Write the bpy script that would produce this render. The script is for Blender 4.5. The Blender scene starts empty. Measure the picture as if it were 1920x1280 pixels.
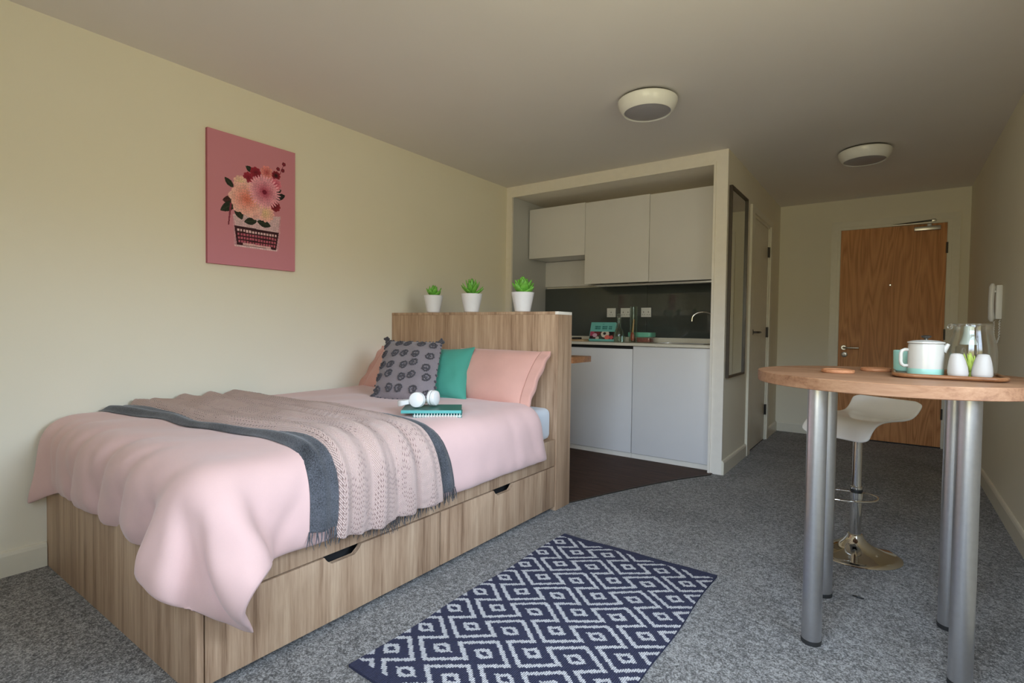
import bpy, bmesh, math, random
import numpy as np
from mathutils import Vector, Matrix

random.seed(7)
rng = np.random.default_rng(7)
SC = bpy.context.scene
COL = SC.collection

# ------------------------------------------------------------------ camera
F_PX, YAW, PIT, ROL = 991.05, 0.62216, 0.02622, 0.01282
CAM = Vector((3.006, 0.0, 1.073))
fwd = Vector((-math.sin(YAW) * math.cos(PIT), math.cos(YAW) * math.cos(PIT), -math.sin(PIT)))
rgt = Vector((math.cos(YAW), math.sin(YAW), 0))
up = rgt.cross(fwd)
r2 = rgt * math.cos(ROL) + up * math.sin(ROL)
u2 = up * math.cos(ROL) - rgt * math.sin(ROL)
cd = bpy.data.cameras.new('camera')
cam = bpy.data.objects.new('camera', cd)
COL.objects.link(cam)
cd.sensor_width = 36.0
cd.lens = F_PX / 1920.0 * 36.0
cd.clip_start = 0.02
cam.matrix_world = Matrix(((r2.x, u2.x, -fwd.x, CAM.x), (r2.y, u2.y, -fwd.y, CAM.y), (r2.z, u2.z, -fwd.z, CAM.z), (0, 0, 0, 1)))
SC.camera = cam

# ------------------------------------------------------------------ world, window light, exposure
SKY_COL = (0.68, 0.83, 1.04)          # open sky
GROUND_COL = (0.80, 0.71, 0.43)       # sunlit trees and lawn up to about ten degrees above the horizon
SKY_STR = 17.5
GROUND_STR = 5.8
wd = bpy.data.worlds.new('daylight')
SC.world = wd
wd.use_nodes = True
nt = wd.node_tree
nt.nodes.clear()
n_out = nt.nodes.new('ShaderNodeOutputWorld')
n_bg = nt.nodes.new('ShaderNodeBackground')
n_tc = nt.nodes.new('ShaderNodeTexCoord')
n_sep = nt.nodes.new('ShaderNodeSeparateXYZ')
n_cr = nt.nodes.new('ShaderNodeValToRGB')
n_mr = nt.nodes.new('ShaderNodeMapRange')
nt.links.new(n_tc.outputs['Generated'], n_sep.inputs[0])
n_mr.inputs['From Min'].default_value = -1
n_mr.inputs['From Max'].default_value = 1
nt.links.new(n_sep.outputs['Z'], n_mr.inputs['Value'])
nt.links.new(n_mr.outputs[0], n_cr.inputs[0])
gk = GROUND_STR / SKY_STR
n_cr.color_ramp.elements[0].position = 0.550
n_cr.color_ramp.elements[0].color = (GROUND_COL[0] * gk, GROUND_COL[1] * gk, GROUND_COL[2] * gk, 1)
n_cr.color_ramp.elements[1].position = 0.615
n_cr.color_ramp.elements[1].color = (*SKY_COL, 1)
nt.links.new(n_cr.outputs[0], n_bg.inputs['Color'])
n_bg.inputs['Strength'].default_value = SKY_STR
nt.links.new(n_bg.outputs[0], n_out.inputs['Surface'])

ROOM_H, RX, EY, KY, KX, BY = 2.4, 3.5635, 6.3027, 4.0736, 2.0086, -0.45
WIN_Y0, WIN_Y1, WIN_Z0, WIN_Z1 = 0.80, 1.95, 0.90, 2.20      # window in the right-hand wall, beside the camera
BWX0, BWX1, BWZ0, BWZ1 = 2.05, 3.48, 0.75, 2.30             # added window behind the camera, put in to light the corridor


def portal(loc, rot, sx, sy):
    ld = bpy.data.lights.new('window_portal', 'AREA')
    ld.shape = 'RECTANGLE'
    ld.size, ld.size_y = sx, sy
    ld.cycles.is_portal = True
    lo = bpy.data.objects.new('window_portal', ld)
    COL.objects.link(lo)
    lo.location, lo.rotation_euler = loc, rot


portal((RX + 0.11, (WIN_Y0 + WIN_Y1) / 2, (WIN_Z0 + WIN_Z1) / 2), (0, math.radians(90), 0), WIN_Z1 - WIN_Z0, WIN_Y1 - WIN_Y0)
portal(((BWX0 + BWX1) / 2, BY - 0.11, (BWZ0 + BWZ1) / 2), (math.radians(90), 0, 0), BWX1 - BWX0, BWZ1 - BWZ0)

SC.view_settings.view_transform = 'Standard'
SC.view_settings.look = 'None'
SC.view_settings.gamma = 1.0
SC.view_settings.use_curve_mapping = False
SC.view_settings.exposure = 0.31
SC.cycles.use_denoising = True
SC.cycles.max_bounces = 14
SC.cycles.diffuse_bounces = 9
SC.cycles.glossy_bounces = 5
SC.cycles.transparent_max_bounces = 16
SC.cycles.sample_clamp_indirect = 6.0
SC.cycles.caustics_reflective = False
SC.cycles.caustics_refractive = False


# ------------------------------------------------------------------ helpers: materials
class N:
    """small wrapper to write node trees briefly"""
    def __init__(self, name):
        self.m = bpy.data.materials.new(name)
        self.m.use_nodes = True
        self.t = self.m.node_tree
        self.t.nodes.clear()
        self.out = self.t.nodes.new('ShaderNodeOutputMaterial')

    def n(self, typ, **kw):
        nd = self.t.nodes.new('ShaderNode' + typ)
        for k, v in kw.items():
            if k.startswith('_'):
                setattr(nd, k[1:], v)
                continue
            key = k.replace('__', ' ')
            s = nd.inputs[int(key[1:])] if (key[0] == 'i' and key[1:].isdigit()) else nd.inputs[key]
            if hasattr(v, 'is_linked') or isinstance(v, bpy.types.NodeSocket):
                self.t.links.new(v, s)
            else:
                s.default_value = v
        return nd

    def ramp(self, fac, stops, interp='LINEAR'):
        nd = self.t.nodes.new('ShaderNodeValToRGB')
        self.t.links.new(fac, nd.inputs[0])
        cr = nd.color_ramp
        cr.interpolation = interp
        while len(cr.elements) < len(stops):
            cr.elements.new(0.5)
        for e, (p, c) in zip(cr.elements, stops):
            e.position = p
            e.color = (*c, 1) if len(c) == 3 else c
        return nd.outputs[0]

    def bsdf(self, color=None, rough=0.6, metal=0.0, spec=0.5, normal=None, sheen=0.0, coat=0.0, **kw):
        b = self.t.nodes.new('ShaderNodeBsdfPrincipled')
        def st(k, v):
            if isinstance(v, bpy.types.NodeSocket):
                self.t.links.new(v, b.inputs[k])
            else:
                b.inputs[k].default_value = v
        if color is not None:
            st('Base Color', (*color, 1) if isinstance(color, tuple) and len(color) == 3 else color)
        st('Roughness', rough)
        st('Metallic', metal)
        st('Specular IOR Level', spec)
        if sheen:
            st('Sheen Weight', sheen)
        if coat:
            st('Coat Weight', coat)
        for k, v in kw.items():
            st(k.replace('__', ' '), v)
        if normal is not None:
            self.t.links.new(normal, b.inputs['Normal'])
        self.t.links.new(b.outputs[0], self.out.inputs['Surface'])
        return b

    def coord(self, kind='Object', scale=(1, 1, 1), rot=(0, 0, 0)):
        tc = self.t.nodes.new('ShaderNodeTexCoord')
        mp = self.t.nodes.new('ShaderNodeMapping')
        mp.inputs['Scale'].default_value = scale
        mp.inputs['Rotation'].default_value = rot
        self.t.links.new(tc.outputs[kind], mp.inputs['Vector'])
        return mp.outputs[0]

    def noise(self, vec, scale=5.0, detail=4.0, rough=0.55, dist=0.0):
        nd = self.n('TexNoise', Vector=vec, Scale=scale, Detail=detail, Roughness=rough, Distortion=dist)
        return nd.outputs['Fac']

    def bump(self, h, strength=0.2, dist=0.01):
        return self.n('Bump', Height=h, Strength=strength, Distance=dist).outputs[0]

    def math(self, op, a, b=0.0, c=None):
        nd = self.t.nodes.new('ShaderNodeMath')
        nd.operation = op
        for i, v in enumerate((a, b) if c is None else (a, b, c)):
            if isinstance(v, bpy.types.NodeSocket):
                self.t.links.new(v, nd.inputs[i])
            else:
                nd.inputs[i].default_value = v
        return nd.outputs[0]

    def mix(self, f, a, b):
        nd = self.t.nodes.new('ShaderNodeMix')
        nd.data_type = 'RGBA'
        for s, v in ((nd.inputs[0], f), (nd.inputs[6], a), (nd.inputs[7], b)):
            if isinstance(v, bpy.types.NodeSocket):
                self.t.links.new(v, s)
            elif isinstance(v, tuple):
                s.default_value = (*v, 1)
            else:
                s.default_value = v
        return nd.outputs[2]


def plain(name, col, rough=0.5, metal=0.0, spec=0.5, vary=0.04, scale=20, bump=0.0, **kw):
    m = N(name)
    v = m.coord()
    nz = m.noise(v, scale, 3)
    c = m.ramp(nz, [(0.3, tuple(x * (1 - vary) for x in col)), (0.7, tuple(min(1, x * (1 + vary)) for x in col))])
    m.bsdf(c, rough, metal, spec, m.bump(nz, bump, 0.002) if bump else None, **kw)
    return m.m


def paint(name, col):
    m = N(name)
    v = m.coord('Object')
    a = m.noise(v, 1.3, 3)
    f = m.noise(v, 240, 2)
    c = m.ramp(a, [(0.3, tuple(x * 0.97 for x in col)), (0.7, col)])
    m.bsdf(c, 0.85, 0, 0.25, m.bump(f, 0.08, 0.002))
    return m.m


def wood(name, scale, dark, mid, light, rough=0.5, dist=0.6, fine=1.0, spec=0.35):
    m = N(name)
    v = m.coord('Object', scale)
    broad = m.noise(v, 0.42, 3, 0.5, dist)
    grain = m.noise(v, 2.2, 5, 0.62, dist * 0.6)
    hair = m.noise(v, 9.0 * fine, 3, 0.6)
    k = m.math('ADD', m.math('MULTIPLY', broad, 0.45), m.math('ADD', m.math('MULTIPLY', grain, 0.38), m.math('MULTIPLY', hair, 0.17)))
    c = m.ramp(k, [(0.36, dark), (0.47, mid), (0.62, light)])
    m.bsdf(c, rough, 0, spec, m.bump(k, 0.12, 0.003))
    return m.m


def fabric(name, col, weave=700, rough=0.9, vary=0.10, sheen=0.25, bump=0.25):
    m = N(name)
    v = m.coord('Object')
    a = m.noise(v, weave, 2)
    b = m.noise(v, 9, 3)
    k = m.math('ADD', m.math('MULTIPLY', a, 0.6), m.math('MULTIPLY', b, 0.4))
    c = m.ramp(k, [(0.35, tuple(x * (1 - vary) for x in col)), (0.65, tuple(min(1, x * (1 + vary)) for x in col))])
    m.bsdf(c, rough, 0, 0.2, m.bump(a, bump, 0.0015), sheen=sheen)
    return m.m


def thin_glass(name, tint=(1, 1, 1), gloss=0.95, ior=1.5, fmax=0.45):
    m = N(name)
    tr = m.n('BsdfTransparent', Color=(*tint, 1))
    gl = m.n('BsdfGlossy', Color=(gloss, gloss, gloss, 1), Roughness=0.03)
    fr = m.n('Fresnel', IOR=ior)
    fk = m.math('MINIMUM', m.math('MULTIPLY', fr.outputs[0], 0.9), fmax)
    mx = m.n('MixShader', i0=fk, i1=tr.outputs[0], i2=gl.outputs[0])
    m.t.links.new(mx.outputs[0], m.out.inputs['Surface'])
    return m.m


def attr_mat(name, rough=0.7, bump_scale=None, bump=0.3, spec=0.3, sheen=0.0):
    m = N(name)
    a = m.n('Attribute', _attribute_name='Col')
    nrm = None
    if bump_scale:
        v = m.coord('Object')
        nrm = m.bump(m.noise(v, bump_scale, 2), bump, 0.002)
    m.bsdf(a.outputs['Color'], rough, 0, spec, nrm, sheen=sheen)
    return m.m


M = {}
M['wall'] = paint('cream_wall_paint', (0.82, 0.775, 0.645))
M['ceil'] = paint('ceiling_paint', (0.82, 0.79, 0.77))
M['trim'] = plain('cream_gloss_trim', (0.76, 0.72, 0.60), 0.35, vary=0.02)
M['frame_white'] = plain('painted_white_frame', (0.86, 0.81, 0.73), 0.45, vary=0.02)
M['cab'] = plain('cabinet_white_satin', (0.78, 0.765, 0.765), 0.32, vary=0.015, scale=3)
M['cab_grey'] = plain('panel_pale_grey', (0.52, 0.53, 0.54), 0.4, vary=0.02, scale=3)
M['worktop'] = plain('worktop_cream', (0.72, 0.68, 0.58), 0.3, vary=0.03, scale=80)
M['black'] = plain('black_shadow_gap', (0.012, 0.011, 0.011), 0.7)
M['rubber'] = plain('black_plastic', (0.02, 0.02, 0.02), 0.45)
M['splash'] = plain('dark_glass_splashback', (0.072, 0.082, 0.078), 0.06, spec=0.6, vary=0.02)
M['oakv'] = wood('pale_oak_vertical', (34, 34, 1.3), (0.205, 0.120, 0.070), (0.385, 0.250, 0.158), (0.55, 0.390, 0.262))
M['oakh'] = wood('pale_oak_table', (2.2, 40, 40), (0.19, 0.085, 0.042), (0.30, 0.150, 0.078), (0.39, 0.215, 0.118))
M['frame_dark'] = plain('dark_bronze_frame', (0.05, 0.035, 0.022), 0.4)
M['cork'] = wood('coaster_wood', (10, 60, 60), (0.28, 0.10, 0.04), (0.40, 0.165, 0.07), (0.50, 0.23, 0.11))
M['tray'] = wood('acacia_tray', (6, 60, 60), (0.13, 0.05, 0.02), (0.24, 0.10, 0.04), (0.36, 0.17, 0.075), rough=0.35)
M['board'] = wood('chopping_board_wood', (6, 50, 50), (0.35, 0.22, 0.11), (0.47, 0.31, 0.17), (0.55, 0.39, 0.23))
M['chrome'] = plain('chrome', (0.72, 0.70, 0.67), 0.07, 1.0, vary=0.01)
M['steel'] = plain('brushed_steel', (0.64, 0.64, 0.66), 0.31, 1.0, vary=0.03, scale=60)
M['darkmetal'] = plain('dark_metal', (0.10, 0.09, 0.08), 0.35, 0.8)
M['satin'] = plain('satin_metal', (0.52, 0.50, 0.46), 0.3, 0.9)
M['gloss_white'] = plain('gloss_white_plastic', (0.80, 0.79, 0.77), 0.12, vary=0.01)
M['plastic_white'] = plain('white_plastic', (0.80, 0.80, 0.78), 0.35, vary=0.01)
M['lamp_rim'] = plain('lamp_rim_cream', (0.86, 0.86, 0.83), 0.22, vary=0.01)
M['diffuser'] = plain('lamp_diffuser_frosted', (0.34, 0.33, 0.36), 0.4, vary=0.02)
M['ceramic'] = plain('white_ceramic', (0.58, 0.56, 0.51), 0.2, vary=0.02)
M['ceramic_matt'] = plain('white_stoneware', (0.54, 0.51, 0.475), 0.5, vary=0.03, bump=0.1)
M['mint'] = plain('mint_glaze', (0.30, 0.56, 0.47), 0.3, vary=0.05)
M['pot'] = plain('white_ribbed_pot', (0.80, 0.79, 0.82), 0.4, vary=0.02)
M['glass'] = thin_glass('clear_glass', (0.975, 0.98, 0.97))
M['pane'] = thin_glass('window_pane', (0.97, 0.98, 0.98), 0.8)
M['mirror'] = plain('mirror_glass', (0.72, 0.72, 0.68), 0.02, 1.0, vary=0.005)
M['duvet'] = fabric('pink_cotton', (0.67, 0.445, 0.415), 900, vary=0.04, bump=0.08)
M['duvet2'] = fabric('pink_cotton_pillow', (0.63, 0.345, 0.285), 900, vary=0.05, bump=0.1)
M['sheet'] = fabric('pale_blue_grey_sheet', (0.62, 0.66, 0.71), 900, vary=0.03, bump=0.08)
M['cush'] = fabric('grey_mauve_cushion', (0.245, 0.212, 0.232), 500, vary=0.2, bump=0.4)
M['tuft'] = fabric('dark_grey_tuft', (0.075, 0.068, 0.078), 400, vary=0.3, bump=0.5)
M['teal'] = fabric('teal_satin_cushion', (0.070, 0.315, 0.240), 900, 0.5, vary=0.05, sheen=0.1, bump=0.06)
M['charcoal'] = fabric('charcoal_wool', (0.062, 0.064, 0.072), 260, vary=0.75, bump=0.6)
M['notebook'] = plain('dark_teal_cover', (0.03, 0.125, 0.10), 0.35)
M['notebook2'] = plain('turquoise_cover', (0.12, 0.42, 0.40), 0.25)
M['paper'] = plain('paper_white', (0.78, 0.76, 0.68), 0.8)
M['leaf'] = plain('succulent_green', (0.16, 0.44, 0.06), 0.45, vary=0.3, scale=60)
M['lime'] = plain('lime_leaf', (0.52, 0.66, 0.12), 0.5, vary=0.2, scale=60)
M['soil'] = plain('dark_soil', (0.03, 0.022, 0.016), 0.9)
M['red'] = plain('red_spoon', (0.55, 0.055, 0.02), 0.35)
M['orange'] = plain('orange_handle', (0.62, 0.26, 0.07), 0.5)
M['food'] = plain('red_food', (0.30, 0.10, 0.07), 0.6, vary=0.4, scale=90)
M['minti'] = plain('mint_lid', (0.18, 0.52, 0.37), 0.4)
M['greenglass'] = thin_glass('green_tinted_glass', (0.86, 0.92, 0.89))
M['print'] = attr_mat('printed_canvas', 0.65, 900, 0.15)
M['cover'] = attr_mat('printed_cover', 0.35)

# carpet
m = N('grey_carpet')
v = m.coord('Object')
a = m.noise(v, 190, 3, 0.75)
b = m.noise(v, 60, 3, 0.7)
d = m.noise(v, 2.2, 3)
k = m.math('ADD', m.math('MULTIPLY', a, 0.6), m.math('ADD', m.math('MULTIPLY', b, 0.3), m.math('MULTIPLY', d, 0.10)))
c = m.ramp(k, [(0.39, (0.035, 0.033, 0.031)), (0.49, (0.160, 0.152, 0.145)), (0.585, (0.44, 0.425, 0.41))])
m.bsdf(c, 0.95, 0, 0.1, m.bump(m.math('ADD', a, b), 0.7, 0.006), sheen=0.15)
M['carpet'] = m.m
# dark vinyl
m = N('dark_wood_vinyl')
v = m.coord('Object', (3, 40, 1))
a = m.noise(v, 1.2, 5, 0.6, 0.3)
c = m.ramp(a, [(0.3, (0.028, 0.013, 0.008)), (0.7, (0.080, 0.038, 0.024))])
m.bsdf(c, 0.6, 0, 0.22, m.bump(a, 0.1, 0.002))
M['vinyl'] = m.m
# oak door veneer with cathedral figure
m = N('oak_veneer_door')
v = m.coord('Object', (6.5, 6.5, 0.62))
wv = m.n('TexNoise', Vector=v, Scale=1.1, Detail=2.0, Roughness=0.4, Distortion=0.3).outputs['Fac']
rings = m.math('FRACT', m.math('MULTIPLY', wv, 13.0))
rg = m.math('ABSOLUTE', m.math('SUBTRACT', rings, 0.5))
v2 = m.coord('Object', (160, 160, 5))
hair = m.noise(v2, 1.0, 3)
k = m.math('ADD', m.math('MULTIPLY', rg, 0.7), m.math('MULTIPLY', hair, 0.6))
c = m.ramp(k, [(0.20, (0.41, 0.16, 0.045)), (0.48, (0.60, 0.265, 0.090)), (0.75, (0.70, 0.335, 0.125))])
m.bsdf(c, 0.45, 0, 0.35)
M['dooroak'] = m.m
# pink knitted throw: lace chevrons from UV
m = N('pink_lace_knit')
tc = m.n('TexCoord')
sp = m.n('SeparateXYZ', Vector=tc.outputs['UV'])
U, V = sp.outputs[0], sp.outputs[1]
tri = m.math('ABSOLUTE', m.math('SUBTRACT', m.math('FRACT', m.math('MULTIPLY', V, 13.0)), 0.5))
ph = m.math('ADD', m.math('MULTIPLY', U, 200.0), m.math('MULTIPLY', tri, 9.0))
ch = m.math('SINE', m.math('MULTIPLY', ph, 6.2832))
st = m.math('SINE', m.math('MULTIPLY', V, 6.2832 * 150))
hole_u = m.math('ABSOLUTE', m.math('SUBTRACT', m.math('FRACT', m.math('MULTIPLY', ph, 0.5)), 0.5))
hole_v = m.math('ABSOLUTE', m.math('SUBTRACT', m.math('FRACT', m.math('MULTIPLY', V, 78.0)), 0.5))
hole = m.math('MULTIPLY', m.math('LESS_THAN', hole_u, 0.17), m.math('LESS_THAN', hole_v, 0.20))
nz = m.noise(tc.outputs['UV'], 9, 3)
hole = m.math('MULTIPLY', hole, m.math('GREATER_THAN', nz, 0.50))
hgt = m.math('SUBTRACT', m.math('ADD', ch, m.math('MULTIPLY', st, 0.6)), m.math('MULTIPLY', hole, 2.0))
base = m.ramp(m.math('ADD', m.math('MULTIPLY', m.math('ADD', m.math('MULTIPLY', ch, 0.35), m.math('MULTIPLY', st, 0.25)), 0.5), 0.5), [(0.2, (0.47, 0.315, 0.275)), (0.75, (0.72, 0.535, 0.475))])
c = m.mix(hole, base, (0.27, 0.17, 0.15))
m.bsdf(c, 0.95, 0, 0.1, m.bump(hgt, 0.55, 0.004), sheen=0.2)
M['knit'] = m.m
# woven rug
m = N('woven_rug')
a = m.n('Attribute', _attribute_name='Col')
v = m.coord('Object')
wx = m.n('SeparateXYZ', Vector=v)
rib = m.math('SINE', m.math('MULTIPLY', wx.outputs[0], 6.2832 / 0.0062))
nz = m.noise(v, 420, 2)
c = m.mix(m.math('MULTIPLY', nz, 0.5), a.outputs['Color'], (0.10, 0.10, 0.13))
m.bsdf(c, 0.95, 0, 0.1, m.bump(m.math('ADD', rib, m.math('MULTIPLY', nz, 1.5)), 0.5, 0.003))
M['rug'] = m.m


# ------------------------------------------------------------------ helpers: geometry
WORLD_LOC = {}


def set_props(o, label=None, cat=None, group=None, kind=None):
    if label:
        o['label'] = label
    if cat:
        o['category'] = cat
    if group:
        o['group'] = group
    if kind:
        o['kind'] = kind
    return o


def thing(name, loc, label=None, cat=None, group=None, kind=None):
    o = bpy.data.objects.new(name, None)
    o.empty_display_size = 0.05
    o.location = loc
    COL.objects.link(o)
    WORLD_LOC[o.name] = Vector(loc)
    return set_props(o, label, cat, group, kind)


def finish(name, me, mat, parent=None, smooth=False, label=None, cat=None, group=None, kind=None, sub=0):
    """me holds world coordinates; move its origin to its base and link it"""
    co = np.empty(len(me.vertices) * 3)
    me.vertices.foreach_get('co', co)
    co = co.reshape(-1, 3)
    org = np.array([(co[:, 0].min() + co[:, 0].max()) / 2, (co[:, 1].min() + co[:, 1].max()) / 2, co[:, 2].min()])
    me.vertices.foreach_set('co', (co - org).ravel())
    me.update()
    o = bpy.data.objects.new(name, me)
    COL.objects.link(o)
    WORLD_LOC[o.name] = Vector(org)
    if parent is not None:
        o.parent = parent
        o.location = Vector(org) - WORLD_LOC[parent.name]
    else:
        o.location = org
    for mm in (mat if isinstance(mat, (list, tuple)) else [mat]):
        me.materials.append(mm)
    if smooth:
        me.polygons.foreach_set('use_smooth', [True] * len(me.polygons))
        if smooth != 'all':
            try:
                me.set_sharp_from_angle(angle=math.radians(smooth if smooth is not True else 40))
            except Exception:
                pass
    if sub:
        md = o.modifiers.new('subdivision', 'SUBSURF')
        md.levels = sub
        md.render_levels = sub
    return set_props(o, label, cat, group, kind)


def bm_mesh(bm, name):
    bmesh.ops.recalc_face_normals(bm, faces=bm.faces[:])
    me = bpy.data.meshes.new(name)
    bm.to_mesh(me)
    bm.free()
    return me


def add_box(bm, a, b):
    x0, y0, z0 = a
    x1, y1, z1 = b
    vs = [bm.verts.new(p) for p in ((x0, y0, z0), (x1, y0, z0), (x1, y1, z0), (x0, y1, z0), (x0, y0, z1), (x1, y0, z1), (x1, y1, z1), (x0, y1, z1))]
    for f in ((0, 3, 2, 1), (4, 5, 6, 7), (0, 1, 5, 4), (1, 2, 6, 5), (2, 3, 7, 6), (3, 0, 4, 7)):
        bm.faces.new([vs[i] for i in f])
    return vs


def box(name, a, b, mat, parent=None, bev=0.0, **kw):
    bm = bmesh.new()
    add_box(bm, a, b)
    if bev:
        bmesh.ops.bevel(bm, geom=bm.edges[:], offset=bev, segments=2, affect='EDGES', profile=0.6)
    return finish(name, bm_mesh(bm, name), mat, parent, smooth=30 if bev else False, **kw)


def boxes(name, lst, mat, parent=None, **kw):
    bm = bmesh.new()
    for a, b in lst:
        add_box(bm, a, b)
    return finish(name, bm_mesh(bm, name), mat, parent, **kw)


def prism(name, pts, ax, d0, d1, mat, parent=None, bev=0.0, smooth=False, **kw):
    """polygon pts (2-D) extruded along axis ax from d0 to d1"""
    bm = bmesh.new()
    def mk(p, d):
        if ax == 'X':
            return (d, p[0], p[1])
        if ax == 'Y':
            return (p[0], d, p[1])
        return (p[0], p[1], d)
    a = [bm.verts.new(mk(p, d0)) for p in pts]
    b = [bm.verts.new(mk(p, d1)) for p in pts]
    bm.faces.new(a)
    bm.faces.new(b[::-1])
    n = len(pts)
    for i in range(n):
        bm.faces.new((a[i], b[i], b[(i + 1) % n], a[(i + 1) % n]))
    if bev:
        es = [e for e in bm.edges if len(e.link_faces) == 2 and any(len(f.verts) == n for f in e.link_faces)]
        bmesh.ops.bevel(bm, geom=es, offset=bev, segments=2, affect='EDGES', profile=0.6)
    return finish(name, bm_mesh(bm, name), mat, parent, smooth=smooth or (30 if bev else False), **kw)


def frame_to(axis):
    z = Vector(axis).normalized()
    x = z.orthogonal().normalized()
    y = z.cross(x)
    return x, y, z


def add_lathe(bm, prof, origin, axis=(0, 0, 1), seg=32, cap=True):
    """prof: list of (radius, height)"""
    x, y, z = frame_to(axis)
    o = Vector(origin)
    rings = []
    for r, h in prof:
        if r < 1e-6:
            rings.append([bm.verts.new(o + z * h)])
        else:
            rings.append([bm.verts.new(o + z * h + (x * math.cos(t) + y * math.sin(t)) * r) for t in [2 * math.pi * i / seg for i in range(seg)]])
    for a, b in zip(rings[:-1], rings[1:]):
        for i in range(seg):
            j = (i + 1) % seg
            if len(a) == 1 and len(b) == 1:
                continue
            if len(a) == 1:
                bm.faces.new((a[0], b[i], b[j]))
            elif len(b) == 1:
                bm.faces.new((a[i], a[j], b[0]))
            else:
                bm.faces.new((a[i], a[j], b[j], b[i]))
    if cap:
        for r in (rings[0], rings[-1]):
            if len(r) > 1:
                bm.faces.new(r)


def lathe(name, prof, origin, mat, parent=None, axis=(0, 0, 1), seg=32, cap=True, smooth=35, **kw):
    bm = bmesh.new()
    add_lathe(bm, prof, origin, axis, seg, cap)
    return finish(name, bm_mesh(bm, name), mat, parent, smooth=smooth, **kw)


def add_tube(bm, pts, rad, seg=10, closed=False, cap=True):
    pts = [Vector(p) for p in pts]
    n = len(pts)
    rads = rad if isinstance(rad, (list, tuple)) else [rad] * n
    rings = []
    prev = None
    for i, p in enumerate(pts):
        if closed:
            t = (pts[(i + 1) % n] - pts[i - 1]).normalized()
        else:
            t = (pts[min(i + 1, n - 1)] - pts[max(i - 1, 0)]).normalized()
        if prev is None:
            x = t.orthogonal().normalized()
        else:
            x = (prev - t * prev.dot(t)).normalized()
        prev = x
        y = t.cross(x)
        rings.append([bm.verts.new(p + (x * math.cos(a) + y * math.sin(a)) * rads[i]) for a in [2 * math.pi * k / seg for k in range(seg)]])
    m = n if closed else n - 1
    for i in range(m):
        a, b = rings[i], rings[(i + 1) % n]
        for k in range(seg):
            bm.faces.new((a[k], a[(k + 1) % seg], b[(k + 1) % seg], b[k]))
    if cap and not closed:
        bm.faces.new(rings[0][::-1])
        bm.faces.new(rings[-1])


def tube(name, pts, rad, mat, parent=None, seg=10, closed=False, smooth=50, **kw):
    bm = bmesh.new()
    add_tube(bm, pts, rad, seg, closed)
    return finish(name, bm_mesh(bm, name), mat, parent, smooth=smooth, **kw)


def arc_pts(fn, n):
    return [fn(i / (n - 1)) for i in range(n)]


def rounded_rect(x0, y0, x1, y1, r, n=6):
    pts = []
    for cx, cy, a0 in ((x1 - r, y1 - r, 0), (x0 + r, y1 - r, 90), (x0 + r, y0 + r, 180), (x1 - r, y0 + r, 270)):
        for i in range(n + 1):
            a = math.radians(a0 + 90 * i / n)
            pts.append((cx + r * math.cos(a), cy + r * math.sin(a)))
    return pts


def grid_mesh(name, P, closed_back=None, uv=False):
    """P: (n,m,3) numpy grid; optional back grid joined at the border"""
    n, mm = P.shape[:2]
    idx = np.arange(n * mm).reshape(n, mm)
    verts = P.reshape(-1, 3)
    f = np.stack([idx[:-1, :-1], idx[1:, :-1], idx[1:, 1:], idx[:-1, 1:]], -1).reshape(-1, 4)
    if closed_back is not None:
        off = n * mm
        verts = np.concatenate([verts, closed_back.reshape(-1, 3)])
        fb = f[:, ::-1] + off
        loop = np.concatenate([idx[:, 0], idx[-1, 1:], idx[-2::-1, -1], idx[0, -2:0:-1]])
        nx = np.roll(loop, -1)
        fs = np.stack([nx, loop, loop + off, nx + off], -1)
        f = np.concatenate([f, fb, fs])
    me = bpy.data.meshes.new(name)
    me.from_pydata(verts.tolist(), [], f.tolist())
    me.update()
    if uv:
        ul = me.uv_layers.new(name='UVMap')
        uu = np.linspace(0, 1, n)[:, None] * np.ones((1, mm))
        vv = np.ones((n, 1)) * np.linspace(0, 1, mm)[None, :]
        st_ = np.stack([uu, vv], -1).reshape(-1, 2)
        if closed_back is not None:
            st_ = np.concatenate([st_, st_])
        li = np.empty(len(me.loops), dtype=np.int32)
        me.loops.foreach_get('vertex_index', li)
        ul.data.foreach_set('uv', st_[li].ravel())
    return me


def colour_faces(me, cols):
    """cols: (nfaces,3) linear colours, quads only"""
    at = me.color_attributes.new('Col', 'FLOAT_COLOR', 'CORNER')
    c = np.concatenate([cols, np.ones((len(cols), 1))], 1)
    at.data.foreach_set('color', np.repeat(c, 4, axis=0).ravel())


def lin(r, g, b):
    f = lambda x: ((x / 255 + 0.055) / 1.055) ** 2.4 if x > 10 else x / 255 / 12.92
    return np.array([f(r), f(g), f(b)])


def copy_thing(root, loc, label=None, rz=0.0):
    r = root.copy()
    COL.objects.link(r)
    r.location = loc
    r.rotation_euler = (0, 0, rz)
    if label:
        r['label'] = label
    for ch in list(root.children):
        c = ch.copy()
        COL.objects.link(c)
        c.parent = r
        for g in list(ch.children):
            d = g.copy()
            COL.objects.link(d)
            d.parent = c
    return r


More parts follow.
